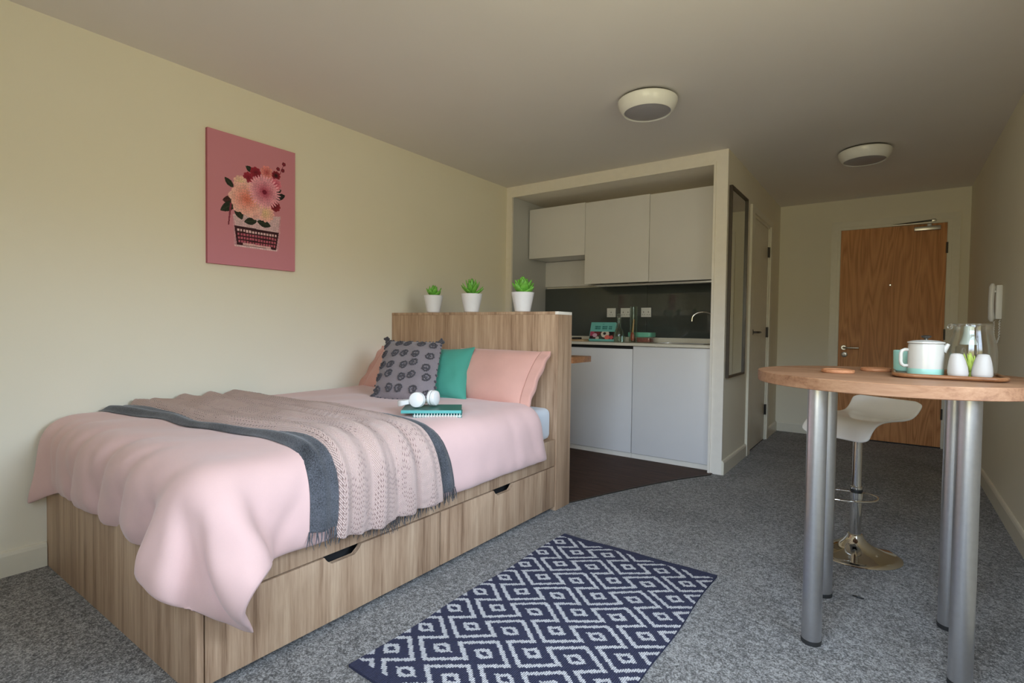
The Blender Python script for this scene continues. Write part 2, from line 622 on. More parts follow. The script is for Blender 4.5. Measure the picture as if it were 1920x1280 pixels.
# ------------------------------------------------------------------ the room shell
WT = 0.12
AL = 4.72                       # back of the kitchen alcove
boxes('floor', [((0 - WT, BY - WT, -0.06), (RX + WT, EY + WT, 0.0))], M['carpet'], label='grey speckled carpet over the whole room', kind='structure')
vin = [(0.0, 2.83), (1.425, 2.83)]
for q in range(1, 12):
    t = q / 12
    p0, p1, p2, p3 = (1.425, 2.83), (1.53, 3.10), (1.66, 3.56), (1.945, 4.02)
    vin.append(tuple((1 - t) ** 3 * a + 3 * (1 - t) ** 2 * t * b + 3 * (1 - t) * t * t * c_ + t ** 3 * d_ for a, b, c_, d_ in zip(p0, p1, p2, p3)))
vin += [(1.945, 4.02), (1.945, AL), (0.0, AL)]
prism('floor', vin, 'Z', 0.0, 0.004, M['vinyl'], label='dark brown wood-effect vinyl in front of the kitchen', kind='structure')
tr = []
for q in range(13):
    t = q / 12
    tr.append(tuple((1 - t) ** 3 * a + 3 * (1 - t) ** 2 * t * b + 3 * (1 - t) * t * t * c_ + t ** 3 * d_ for a, b, c_, d_ in zip((1.425, 2.83, .004), (1.53, 3.10, .004), (1.66, 3.56, .004), (1.945, 4.02, .004))))
tube('trim_1', tr, 0.004, M['darkmetal'], seg=8, kind='structure', label='thin strip where vinyl meets carpet')

boxes('ceiling', [((0 - WT, BY - WT, ROOM_H), (RX + WT, EY + WT, ROOM_H + 0.08))], M['ceil'], kind='structure')
boxes('wall_left', [((-WT, BY - WT, 0), (0, AL + 0.1, ROOM_H))], M['wall'], kind='structure')
boxes('wall_back', [((0, BY - WT, 0), (BWX0, BY, ROOM_H)), ((BWX1, BY - WT, 0), (RX, BY, ROOM_H)), ((BWX0, BY - WT, 0), (BWX1, BY, BWZ0)), ((BWX0, BY - WT, BWZ1), (BWX1, BY, ROOM_H))], M['wall'], kind='structure')
boxes('wall_right', [((RX, BY - WT, 0), (RX + WT, WIN_Y0, ROOM_H)), ((RX, WIN_Y1, 0), (RX + WT, EY + WT, ROOM_H)),
                     ((RX, WIN_Y0, 0), (RX + WT, WIN_Y1, WIN_Z0)), ((RX, WIN_Y0, WIN_Z1), (RX + WT, WIN_Y1, ROOM_H))], M['wall'], kind='structure')
boxes('wall_end', [((KX - 0.1, EY, 0), (RX, EY + WT, ROOM_H))], M['wall'], kind='structure')
boxes('wall_kitchen', [((0, AL, 0), (KX - 0.07, AL + 0.1, ROOM_H))], M['frame_white'], kind='structure')
D1A, D1B, D1H = 4.93, 5.72, 2.10
boxes('wall_corridor', [((KX - 0.085, KY + 0.02, 0), (KX, D1A, ROOM_H)), ((KX - 0.085, D1B, 0), (KX, EY, ROOM_H)), ((KX - 0.085, D1A, D1H), (KX, D1B, ROOM_H))], M['wall'], kind='structure')
boxes('ceiling', [((0.066, KY + 0.02, 2.312), (KX - 0.086, AL, 2.34))], M['frame_white'], kind='structure', label='boxed soffit over the kitchen recess')

# window beside the camera
w = thing('window_1', (RX + 0.06, (WIN_Y0 + WIN_Y1) / 2, WIN_Z0), kind='structure')
fx0, fx1 = RX + 0.035, RX + 0.085
boxes('window_frame', [((fx0, WIN_Y0, WIN_Z0), (fx1, WIN_Y0 + .05, WIN_Z1)), ((fx0, WIN_Y1 - .05, WIN_Z0), (fx1, WIN_Y1, WIN_Z1)),
                       ((fx0, WIN_Y0 + .05, WIN_Z0), (fx1, WIN_Y1 - .05, WIN_Z0 + .05)), ((fx0, WIN_Y0 + .05, WIN_Z1 - .05), (fx1, WIN_Y1 - .05, WIN_Z1)),
                       ((fx0, (WIN_Y0 + WIN_Y1) / 2 - .03, WIN_Z0 + .05), (fx1, (WIN_Y0 + WIN_Y1) / 2 + .03, WIN_Z1 - .05))], M['plastic_white'], w)
ym = (WIN_Y0 + WIN_Y1) / 2
for a_, b_ in ((WIN_Y0 + .05, ym - .03), (ym + .03, WIN_Y1 - .05)):
    box('pane', (RX + .058, a_, WIN_Z0 + .05), (RX + .062, b_, WIN_Z1 - .05), M['pane'], w)
box('window_sill', (RX - .05, WIN_Y0 - .04, WIN_Z0 - .03), (RX + .034, WIN_Y1 + .04, WIN_Z0), M['trim'], w, bev=.004)

w = thing('window_added', ((BWX0 + BWX1) / 2, BY - .06, BWZ0), kind='structure')  # unseen window, added to send more daylight down the corridor
fy0, fy1 = BY - .085, BY - .035
xm = (BWX0 + BWX1) / 2
boxes('window_frame', [((BWX0, fy0, BWZ0), (BWX0 + .05, fy1, BWZ1)), ((BWX1 - .05, fy0, BWZ0), (BWX1, fy1, BWZ1)), ((BWX0 + .05, fy0, BWZ0), (BWX1 - .05, fy1, BWZ0 + .05)),
                       ((BWX0 + .05, fy0, BWZ1 - .05), (BWX1 - .05, fy1, BWZ1)), ((xm - .03, fy0, BWZ0 + .05), (xm + .03, fy1, BWZ1 - .05))], M['plastic_white'], w)
for a_, b_ in ((BWX0 + .05, xm - .03), (xm + .03, BWX1 - .05)):
    box('pane', (a_, BY - .062, BWZ0 + .05), (b_, BY - .058, BWZ1 - .05), M['pane'], w)
box('window_sill', (BWX0 - .04, BY - .034, BWZ0 - .03), (BWX1 + .04, BY + .05, BWZ0), M['trim'], w, bev=.004)


def skirting(name, a, b, nrm, h=0.105, th=0.016):
    """moulded board from a to b (2-D), nrm points into the room"""
    a, b, nv = Vector((*a, 0)), Vector((*b, 0)), Vector((*nrm, 0))
    prof = [(0, 0), (th, 0), (th, h - .018), (th * .75, h - .006), (th * .45, h), (0, h)]
    bm = bmesh.new()
    ra = [bm.verts.new(a + nv * p[0] + Vector((0, 0, p[1]))) for p in prof]
    rb = [bm.verts.new(b + nv * p[0] + Vector((0, 0, p[1]))) for p in prof]
    bm.faces.new(ra)
    bm.faces.new(rb[::-1])
    for i in range(len(prof)):
        j = (i + 1) % len(prof)
        bm.faces.new((ra[i], rb[i], rb[j], ra[j]))
    return finish(name, bm_mesh(bm, name), M['trim'], kind='structure')


skirting('baseboard_left', (0, BY), (0, .684), (1, 0))
skirting('baseboard_right', (RX, BY), (RX, EY - .001), (-1, 0))
skirting('baseboard_end', (KX + .017, EY), (2.482, EY), (0, -1))
skirting('baseboard_corridor', (KX, KY + .001), (KX, 4.826), (1, 0))
skirting('baseboard_corridor', (KX, 5.80), (KX, EY - .017), (1, 0))
skirting('baseboard_back', (.017, BY), (RX - .017, BY), (0, 1))

# painted frame round the kitchen recess
boxes('trim_2', [((0.001, KY - .0, 0), (0.066, KY + .02, ROOM_H - .001)), ((1.921, KY, 0), (KX, KY + .02, ROOM_H - .001)), ((0.066, KY, 2.305), (1.921, KY + .02, ROOM_H - .001))],
      M['frame_white'], kind='structure', label='cream painted frame around the kitchen recess')
boxes('trim_3', [((0.055, KY - .012, 0.004), (0.072, KY, 2.318)), ((1.910, KY - .012, .004), (1.926, KY, 2.318)), ((.072, KY - .012, 2.296), (1.910, KY, 2.318))],
      M['frame_white'], kind='structure', label='raised inner bead of the kitchen recess frame')
box('wall_panel', (0.001, KY + .02, 0.004), (0.066, AL, 2.311), M['cab_grey'], kind='structure', label='pale grey side panel at the left of the kitchen recess')

# ------------------------------------------------------------------ kitchen units
UY = 4.355                      # front of the wall units


def wall_cabinet(x0, x1, z0, z1, label):
    t = thing('wall_cabinet', ((x0 + x1) / 2, (UY + AL) / 2, z0), label, 'cabinet', 'handleless white wall cabinets')
    box('body', (x0 + .001, UY + .02, z0 + .004), (x1 - .001, AL - .002, z1), M['cab'], t)
    box('door', (x0 + .002, UY, z0), (x1 - .002, UY + .0195, z1), M['cab'], t, bev=.0015)
    return t


wall_cabinet(.075, .694, 1.752, 2.232, 'short white wall cabinet at the left of the kitchen recess')
wall_cabinet(.694, 1.309, 1.481, 2.226, 'tall white wall cabinet in the middle of the row')
wall_cabinet(1.309, 1.919, 1.479, 2.220, 'tall white wall cabinet at the right, beside the recess frame')
box('backing_panel', (.067, AL - .036, 1.497), (.692, AL - .002, 1.75), M['cab'], label='white panel on the back wall under the short cabinet', cat='panel')
sp_ = thing('glass_splashback', (1.0, AL - .03, .998), 'dark grey-green gloss glass splashback behind the worktop', 'splashback')
box('pane', (.067, AL - .034, .998), (1.17, AL - .02, 1.4775), M['splash'], sp_, bev=.001)
box('pane', (1.172, AL - .034, .998), (1.919, AL - .02, 1.4775), M['splash'], sp_, bev=.001)
sk = thing('under_cabinet_light', (1.3, 4.5, 1.463), 'slim pale light strip under the tall wall cabinets', 'light')
box('housing', (.76, 4.43, 1.466), (1.88, 4.50, 1.4785), M['steel'], sk, bev=.003)
box('lens', (.78, 4.437, 1.461), (1.86, 4.493, 1.466), M['plastic_white'], sk, bev=.001)

WTZ = .958
wk = thing('worktop', (1.0, 4.4, .934), 'cream worktop with upstand running across the kitchen recess', 'worktop')
sx0, sx1, sy0, sy1 = 1.42, 1.80, 4.25, 4.56
boxes('slab', [((.067, 4.098, .936), (sx0, AL - .002, WTZ)), ((sx1, 4.098, .936), (1.921, AL - .002, WTZ)), ((sx0, 4.098, .936), (sx1, sy0, WTZ)), ((sx0, sy1, .936), (sx1, AL - .002, WTZ))], M['worktop'], wk)
box('upstand', (.068, AL - .050, WTZ), (1.919, AL - .0345, .999), M['worktop'], wk, bev=.002)
sk = thing('kitchen_sink', ((sx0 + sx1) / 2, (sy0 + sy1) / 2, .80), 'steel inset sink bowl in the worktop under the tap', 'sink')
bm = bmesh.new()
for a_, b_ in (((sx0 + .001, sy0 + .001, .80), (sx1 - .001, sy1 - .001, .806)), ((sx0 + .001, sy0 + .001, .806), (sx0 + .008, sy1 - .001, .958)), ((sx1 - .008, sy0 + .001, .806), (sx1 - .001, sy1 - .001, .958)),
               ((sx0 + .008, sy0 + .001, .806), (sx1 - .008, sy0 + .008, .958)), ((sx0 + .008, sy1 - .008, .806), (sx1 - .008, sy1 - .001, .958))):
    add_box(bm, a_, b_)
finish('bowl', bm_mesh(bm, 'bowl'), M['steel'], sk)
boxes('rim', [((sx0 - .012, sy0 - .012, WTZ + .0003), (sx1 + .012, sy0 + .002, WTZ + .003)), ((sx0 - .012, sy1 - .002, WTZ + .0003), (sx1 + .012, sy1 + .012, WTZ + .003)),
              ((sx0 - .012, sy0 + .002, WTZ + .0003), (sx0 + .002, sy1 - .002, WTZ + .003)), ((sx1 - .002, sy0 + .002, WTZ + .0003), (sx1 + .012, sy1 - .002, WTZ + .003))], M['steel'], sk)
lathe('drain', [(0, .806), (.03, .806), (.028, .809), (0, .8085)], (1.61, 4.40, 0), M['darkmetal'], sk, seg=20, cap=False)


def base_cabinet(x0, x1, ztop, label):
    t = thing('base_cabinet', ((x0 + x1) / 2, 4.4, .004), label, 'cabinet', 'handleless white base cabinets')
    box('body', (x0 + .001, 4.146, .05), (x1 - .001, 4.66, .79 if x1 > 1.3 else .93), M['cab'] if x1 > 1.3 else M['black'], t)
    box('door', (x0 + .003, 4.125, .046), (x1 - .003, 4.145, ztop), M['cab'], t, bev=.0015)
    box('plinth', (x0 + .001, 4.136, .004), (x1 - .001, 4.152, .042), M['frame_white'], t)
    return t


base_cabinet(.068, .66, .902, 'white base cabinet mostly hidden behind the headboard')
base_cabinet(.66, 1.276, .908, 'white appliance door with a black gap under the worktop')
base_cabinet(1.276, 1.919, .932, 'white base cabinet below the tap at the right of the kitchen')

# tap
tp = thing('kitchen_tap', (1.80, 4.60, WTZ), 'curved chrome kitchen tap at the right end of the worktop', 'tap')
lathe('tap_base', [(.027, 0), (.027, .012), (.020, .02), (.017, .05), (.017, .09), (.012, .10), (.010, .12)], (1.80, 4.60, WTZ), M['chrome'], tp, seg=20)
tube('spout', [(1.80, 4.60, WTZ + .10), (1.80, 4.60, 1.16)] + [(1.80 - .085 * (1 - math.cos(a)), 4.60 - .03 * (1 - math.cos(a)), 1.17 + .055 * math.sin(a)) for a in [math.radians(q) for q in range(0, 181, 15)]] + [(1.628, 4.54, 1.145)], .0085, M['chrome'], tp, seg=12)
tube('lever', [(1.80, 4.60, WTZ + .085), (1.838, 4.59, WTZ + .11), (1.872, 4.585, WTZ + .125)], [.007, .006, .005], M['chrome'], tp)

# sockets on the splashback
def socket(xc, wd, zc, label):
    y1 = AL - .0345
    t = thing('wall_socket', (xc, y1, zc - .043), label, 'socket', 'white sockets on the dark glass splashback')
    box('faceplate', (xc - wd / 2, y1 - .009, zc - .043), (xc + wd / 2, y1, zc + .043), M['plastic_white'], t, bev=.003)
    xs = (xc,) if wd < .092 else (xc - wd * .24, xc + wd * .24)
    for x in xs:
        box('switch', (x - .006, y1 - .013, zc + .016), (x + .006, y1 - .0092, zc + .032), M['plastic_white'], t, bev=.001)
        boxes('pin_holes', [((x - .003, y1 - .0102, zc - .002), (x + .003, y1 - .0093, zc + .009)), ((x - .014, y1 - .0102, zc - .022), (x - .007, y1 - .0093, zc - .018)), ((x + .007, y1 - .0102, zc - .022), (x + .014, y1 - .0093, zc - .018))], M['rubber'], t)
    return t


socket(.818, .090, 1.228, 'leftmost white socket on the splashback, above the book')
socket(.966, .102, 1.228, 'middle white double socket on the splashback, behind the bottle')
socket(1.166, .096, 1.229, 'rightmost white socket on the splashback, above the mint-lidded box')

# things on the worktop
ck = thing('cookbook', (.90, 4.33, WTZ), 'turquoise cookbook with food photos standing on the worktop', 'book')
bw, bh, bt = .245, .175, .020
gx, gz = 70, 50
gr = np.zeros((gx, gz, 3))
for i in range(gx):
    for j in range(gz):
        s_, t_ = (i + .5) / gx, 1 - (j + .5) / gz
        c = lin(112, 186, 180)
        if .02 < s_ < .98 and .50 < t_ < .90:
            c = lin(70, 45, 45)
            for (ex, ey, er, ec) in ((.08, .60, .12, (170, 70, 100)), (.30, .58, .12, (110, 40, 50)), (.22, .70, .09, (210, 170, 190)), (.45, .80, .10, (60, 70, 60)), (.62, .62, .16, (215, 205, 190)),
                                     (.60, .60, .06, (40, 40, 45)), (.86, .58, .08, (20, 25, 30)), (.72, .80, .10, (225, 110, 100)), (.88, .80, .08, (200, 90, 95)), (.08, .84, .07, (40, 20, 40)), (.33, .85, .07, (200, 190, 180))):
                if ((s_ - ex) / er) ** 2 + ((t_ - ey) / (er * 1.2)) ** 2 < 1:
                    c = lin(*ec)
        gr[i, j] = c
for row_t in (.235, .345):
    x = .19
    k_ = 0
    while x < .87:
        wl = (.030, .036, .026, .034)[k_ % 4]
        if k_ % 6 != 5:
            for i in range(gx):
                for j in range(gz):
                    s_, t_ = (i + .5) / gx, 1 - (j + .5) / gz
                    if x < s_ < x + wl and abs(t_ - row_t) < .040:
                        gr[i, j] = lin(20, 95, 95)
        x += wl + .014
        k_ += 1
for i in range(gx):
    for j in range(gz):
        s_, t_ = (i + .5) / gx, 1 - (j + .5) / gz
        if .47 < s_ < .54 and .09 < t_ < .125:
            gr[i, j] = lin(40, 110, 110)
lean = .30
def bk(a_, b_, d_):
    return (.777 + a_, 4.30 + b_ * math.sin(lean) + d_ * math.cos(lean), WTZ + .0005 + bt * math.sin(lean) + b_ * math.cos(lean) - d_ * math.sin(lean))
P = np.array([[bk(bw * i / gx, bh * j / gz, 0) for j in range(gz + 1)] for i in range(gx + 1)])
me = grid_mesh('front_cover', P)
colour_faces(me, gr.reshape(-1, 3))
finish('front_cover', me, M['cover'], ck)
for nm, d0, d1, ins, mt in (('page_block', .0006, bt - .0005, .004, M['paper']), ('back_cover', bt - .0004, bt + .0016, 0, M['notebook2'])):
    bm = bmesh.new()
    vs = [bm.verts.new(bk(a_, b_, d_)) for d_ in (d0, d1) for a_, b_ in ((ins, ins), (bw - ins, ins), (bw - ins, bh - ins), (ins, bh - ins))]
    for f in ((0, 1, 2, 3), (7, 6, 5, 4), (0, 4, 5, 1), (1, 5, 6, 2), (2, 6, 7, 3), (3, 7, 4, 0)):
        bm.faces.new([vs[i] for i in f])
    finish(nm, bm_mesh(bm, nm), mt, ck)

bt_ = thing('glass_bottle', (1.085, 4.27, WTZ), 'small clear glass bottle with stopper beside the cookbook', 'bottle')
lathe('body', [(.0, .001), (.040, .001), (.043, .012), (.043, .06), (.036, .10), (.017, .135), (.014, .19), (.018, .20), (.018, .206), (.012, .205), (.012, .19), (.015, .137), (.033, .10), (.040, .06), (.040, .014), (0, .010)], (1.085, 4.27, WTZ), M['greenglass'], bt_, seg=28, cap=False)
lathe('stopper', [(0, .190), (.011, .190), (.011, .206), (.018, .212), (.021, .225), (.017, .240), (.009, .247), (0, .249)], (1.085, 4.27, WTZ), M['glass'], bt_, seg=20, cap=False)
sj = thing('tall_glass_jar', (1.208, 4.29, WTZ), 'tall narrow clear glass jar holding a red spoon', 'jar')
lathe('body', [(0, .001), (.030, .001), (.032, .008), (.032, .30), (.035, .305), (.035, .309), (.031, .308), (.030, .30), (.030, .012), (0, .009)], (1.208, 4.29, WTZ), M['greenglass'], sj, seg=28, cap=False)
rs = thing('red_spoon', (1.208, 4.29, WTZ + .012), 'red and orange spoon standing in the tall glass jar', 'spoon')
tube('handle', [(1.200, 4.288, WTZ + .06), (1.212, 4.292, WTZ + .20)], [.009, .007], M['orange'], rs)
bm = bmesh.new()
add_lathe(bm, [(0, 0), (.014, .006), (.019, .025), (.018, .05), (.010, .075), (0, .08)], (1.200, 4.288, WTZ + .0115), seg=16, cap=False)
finish('bowl', bm_mesh(bm, 'bowl'), M['red'], rs, smooth=True)
lb = thing('storage_box', (1.235, 4.45, WTZ), 'clear food box with mint green lid on the worktop', 'box')
prism('tub', rounded_rect(1.130, 4.365, 1.330, 4.485, .02), 'Z', WTZ + .0005, WTZ + .048, M['glass'], lb, bev=.004)
prism('food', rounded_rect(1.138, 4.373, 1.322, 4.477, .015), 'Z', WTZ + .004, WTZ + .038, M['food'], lb, bev=.005)
prism('lid', rounded_rect(1.123, 4.358, 1.337, 4.492, .022), 'Z', WTZ + .049, WTZ + .088, M['minti'], lb, bev=.006)
gb = thing('glass_tumbler', (1.150, 4.19, WTZ), 'small pale green glass tumbler in front of the jar', 'glass')
lathe('cup', [(0, .001), (.024, .001), (.030, .055), (.028, .055), (.022, .006), (0, .005)], (1.150, 4.19, WTZ), M['greenglass'], gb, seg=24, cap=False)
cb = thing('chopping_board', (.62, 4.36, WTZ), 'wooden chopping board lying at the left of the worktop', 'board')
prism('plank', rounded_rect(.47, 4.22, .765, 4.48, .02), 'Z', WTZ + .0005, WTZ + .016, M['board'], cb, bev=.003)
prism('grip', rounded_rect(.44, 4.32, .478, 4.38, .012), 'Z', WTZ + .001, WTZ + .0155, M['board'], cb, bev=.003)
pm = thing('black_scissors', (.60, 4.30, WTZ + .0165), 'black-handled scissors lying on the chopping board', 'scissors')
for s_ in (-1, 1):
    tube('finger_loop', [(.655 + .03 * math.cos(a), 4.30 + s_ * .022 + .018 * math.sin(a), WTZ + .0255) for a in [2 * math.pi * q / 14 for q in range(14)]], .009, M['rubber'], pm, closed=True, seg=8)
    tube('blade', [(.625, 4.30 + s_ * .010, WTZ + .0225), (.50, 4.30 - s_ * .006, WTZ + .0215)], [.0045, .0015], M['steel'], pm, seg=6)

# ------------------------------------------------------------------ corridor: mirror and doors
mr = thing('wall_mirror', (KX, 4.38, .72), 'tall narrow mirror in thin dark frame on the corridor wall', 'mirror')
my0, my1, mz0, mz1 = 4.115, 4.650, .718, 2.143
box('mirror_glass', (KX + .004, my0 + .012, mz0 + .012), (KX + .012, my1 - .012, mz1 - .012), M['mirror'], mr)
boxes('frame', [((KX + .0005, my0, mz0), (KX + .024, my0 + .014, mz1)), ((KX + .0005, my1 - .014, mz0), (KX + .024, my1, mz1)), ((KX + .0005, my0 + .014, mz0), (KX + .024, my1 - .014, mz0 + .014)), ((KX + .0005, my0 + .014, mz1 - .014), (KX + .024, my1 - .014, mz1))], M['frame_dark'], mr)
box('backing', (KX + .0006, my0 + .0145, mz0 + .0145), (KX + .0035, my1 - .0145, mz1 - .0145), M['rubber'], mr)


def lever(parent, base, dirv, out, plate=True, ln=.12, mat=None):
    """lever handle: base point on the door, dirv along the lever, out away from the door"""
    b, dv, ov = Vector(base), Vector(dirv), Vector(out)
    mat = mat or M['satin']
    lathe('handle_rose', [(0, .0), (.026, 0), (.026, .007), (.022, .010), (0, .010)], b, mat, parent, axis=ov, seg=24, cap=False)
    tube('handle', [b + ov * .009, b + ov * .036, b + ov * .048 + dv * .012, b + ov * .050 + dv * .05, b + ov * .048 + dv * ln], [.009, .009, .0095, .0095, .0085], mat, parent, seg=12)


d1 = thing('door_1', (KX, 5.33, 0), kind='structure', label='plain cream bathroom door in the corridor wall')
boxes('door_frame', [((KX - .06, D1A + .0005, 0), (KX + .006, D1A + .033, D1H - .0005)), ((KX - .06, D1B - .033, 0), (KX + .006, D1B - .0005, D1H - .0005)), ((KX - .06, D1A + .033, D1H - .033), (KX + .006, D1B - .033, D1H - .0005))], M['trim'], d1)
boxes('architrave', [((KX + .0005, D1A - .10, 0), (KX + .020, D1A + .012, D1H + .045)), ((KX + .0005, D1B - .012, 0), (KX + .020, D1B + .075, D1H + .045)), ((KX + .0005, D1A + .012, D1H - .012), (KX + .020, D1B - .012, D1H + .045))], M['trim'], d1)
lf = box('door_leaf', (KX - .045, D1A + .036, .008), (KX - .004, D1B - .036, D1H - .036), M['trim'], d1, bev=.002)
lever(d1, (KX - .004, D1A + .105, 1.06), (0, 1, 0), (1, 0, 0), mat=M['darkmetal'])
for z in (1.84, 1.06, .30):
    boxes('hinge', [((KX - .004, D1B - .060, z - .05), (KX + .002, D1B - .033, z + .05))], M['darkmetal'], d1)
    tube('hinge_pin', [(KX + .008, D1B - .036, z - .05), (KX + .008, D1B - .036, z + .05)], .007, M['darkmetal'], d1)
box('threshold', (KX - .07, D1A + .036, .0005), (KX - .005, D1B - .036, .006), M['black'], d1)

DL, DR, DT = 2.570, 3.400, 2.091
d2 = thing('door_2', ((DL + DR) / 2, EY, 0), kind='structure', label='oak veneered entrance door at the end of the corridor')
boxes('architrave', [((DL - .085, EY - .018, 0), (DL - .028, EY - .0005, DT + .090)), ((DR + .036, EY - .018, 0), (DR + .095, EY - .0005, DT + .090)), ((DL - .028, EY - .018, DT + .030), (DR + .036, EY - .0005, DT + .090))], M['trim'], d2)
boxes('door_frame', [((DL - .028, EY - .012, 0), (DL - .003, EY - .0005, DT + .030)), ((DR + .003, EY - .012, 0), (DR + .036, EY - .0005, DT + .030)), ((DL - .003, EY - .012, DT + .003), (DR + .003, EY - .0005, DT + .030))], M['trim'], d2)
box('door_leaf', (DL, EY - .008, .012), (DR, EY - .0008, DT), M['dooroak'], d2)
box('shadow_gap', (DL - .003, EY - .0035, .0005), (DR + .003, EY - .0007, .0118), M['black'], d2)
lever(d2, (2.618, EY - .008, .915), (1, 0, 0), (0, -1, 0), ln=.13)
lathe('lock_rose', [(0, 0), (.027, 0), (.027, .006), (.020, .009), (0, .009)], (2.625, EY - .008, .845), M['satin'], d2, axis=(0, -1, 0), seg=24, cap=False)
box('lock_cylinder', (2.621, EY - .0195, .832), (2.629, EY - .0172, .856), M['darkmetal'], d2)
lathe('peephole', [(0, 0), (.011, 0), (.011, .004), (.007, .006), (0, .005)], (2.985, EY - .008, 1.53), M['chrome'], d2, axis=(0, -1, 0), seg=18, cap=False)
dc = box('closer_body', (3.155, EY - .055, 2.028), (3.352, EY - .0082, 2.066), M['satin'], d2, bev=.006)
lathe('closer_spindle', [(.018, 0), (.018, .016), (.012, .022)], (3.268, EY - .034, 2.066), M['plastic_white'], d2, seg=18)
boxes('closer_arm', [((2.99, EY - .050, 2.092), (3.29, EY - .034, 2.100))], M['satin'], d2)
tube('closer_link', [(2.995, EY - .042, 2.098), (3.14, EY - .024, 2.112), (3.30, EY - .020, 2.122)], .007, M['darkmetal'], d2, seg=8)
box('closer_bracket', (3.285, EY - .032, 2.108), (3.315, EY - .0185, 2.134), M['satin'], d2, bev=.002)
for z in (1.86, 1.06, .32):
    tube('hinge', [(DR + .002, EY - .016, z - .05), (DR + .002, EY - .016, z + .05)], .008, M['darkmetal'], d2)

# entry phone on the right wall
ph = thing('entry_phone', (RX, 4.50, 1.02), 'white door entry handset with cord on the right wall', 'phone')
box('back_plate', (RX - .030, 4.455, 1.165), (RX - .0005, 4.545, 1.378), M['plastic_white'], ph, bev=.005)
P_ = [(RX - .044 - .005 * math.sin(math.pi * q / 12), 4.495, 1.150 + .240 * q / 12) for q in range(13)]
bm = bmesh.new()
add_tube(bm, P_, [.0150 + .003 * (abs(2 * (q / 12) - 1) ** 2.0) if 0 < q < 12 else .009 for q in range(13)], 14)
for v_ in bm.verts:
    v_.co.y = 4.495 + (v_.co.y - 4.495) * 1.7
finish('handset', bm_mesh(bm, 'handset'), M['gloss_white'], ph, smooth=50)
box('hook', (RX - .046, 4.478, 1.334), (RX - .0295, 4.512, 1.346), M['plastic_white'], ph)
cp = [(RX - .032, 4.495, 1.151), (RX - .032, 4.493, 1.11), (RX - .031, 4.490, 1.06), (RX - .026, 4.487, 1.022), (RX - .016, 4.483, 1.018), (RX - .009, 4.480, 1.05), (RX - .008, 4.479, 1.11), (RX - .008, 4.478, 1.166)]
cc = []
for i in range(len(cp) - 1):
    for q in range(14):
        b_ = Vector(cp[i]).lerp(Vector(cp[i + 1]), q / 14)
        a_ = (i * 14 + q) * 1.5
        cc.append(b_ + Vector((.003 * math.cos(a_), .003 * math.sin(a_), 0)))
tube('coiled_cord', cc, .0028, M['plastic_white'], ph, seg=6)

# ceiling lights
def ceiling_light(x, y, label):
    t = thing('ceiling_light', (x, y, ROOM_H - .095), label, 'ceiling light', 'round bulkhead ceiling lights')
    lathe('base', [(.150, -.0005), (.150, -.014)], (x, y, ROOM_H), M['darkmetal'], t, seg=48)
    lathe('rim', [(.163, -.012), (.168, -.018), (.167, -.030), (.158, -.055), (.142, -.078), (.134, -.084), (.130, -.082), (.128, -.072), (.128, -.013)], (x, y, ROOM_H), M['lamp_rim'], t, seg=56, cap=False)
    lathe('diffuser', [(.1279, -.060), (.1279, -.076), (.110, -.084), (.07, -.090), (.03, -.0925), (0, -.093)], (x, y, ROOM_H), M['diffuser'], t, seg=48, cap=False)
    return t


ceiling_light(1.832, 2.945, 'round white ceiling light nearer the bed, over the open floor')
ceiling_light(2.815, 4.640, 'round white ceiling light further away, over the corridor')

# ------------------------------------------------------------------ canvas print
PY0, PY1, PZ0, PZ1, PD = 1.355, 1.866, 1.400, 2.120, .020
cv = thing('canvas_print', (PD, (PY0 + PY1) / 2, PZ0), 'pink canvas print of flowers growing from a white typewriter', 'picture')
gw, gh = 204, 288
s = (np.arange(gw) + .5)[:, None] / gw * np.ones((1, gh))
t = 1 - (np.arange(gh) + .5)[None, :] / gh * np.ones((gw, 1))
XX, YY = s * 620, t * 900            # drawing space close to the photographed crop: x 0..620, y 0..900
img = np.ones((gw, gh, 3)) * lin(206, 136, 152)


def zt(zx, zy):
    s_ = (zx - 190) / 620
    top, bot = 145 + 177 * s_, 1100 + 60 * s_
    return s_ * 620, (zy - top) / (bot - top) * 900


def poly(pts, col):
    pts = [zt(*p) for p in pts]
    ins = np.zeros((gw, gh), bool)
    n = len(pts)
    for i in range(n):
        (x1, y1), (x2, y2) = pts[i], pts[(i + 1) % n]
        if y1 == y2:
            continue
        cnd = ((y1 > YY) != (y2 > YY)) & (XX < (x2 - x1) * (YY - y1) / (y2 - y1) + x1)
        ins ^= cnd
    img[ins] = col


def leaf2(a_, b_, wdt, col):
    (x1, y1), (x2, y2) = zt(*a_), zt(*b_)
    dx, dy = x2 - x1, y2 - y1
    L_ = math.hypot(dx, dy)
    p = ((XX - x1) * dx + (YY - y1) * dy) / L_ / L_
    q = np.abs(((XX - x1) * dy - (YY - y1) * dx) / L_)
    msk = (p > 0) & (p < 1) & (q < wdt * np.sin(np.pi * np.clip(p, 0, 1)) ** .8)
    img[msk] = col * (0.7 + .6 * rng.random((msk.sum(), 1)) * .5)
    img[msk & (q < 2)] = col * 1.7


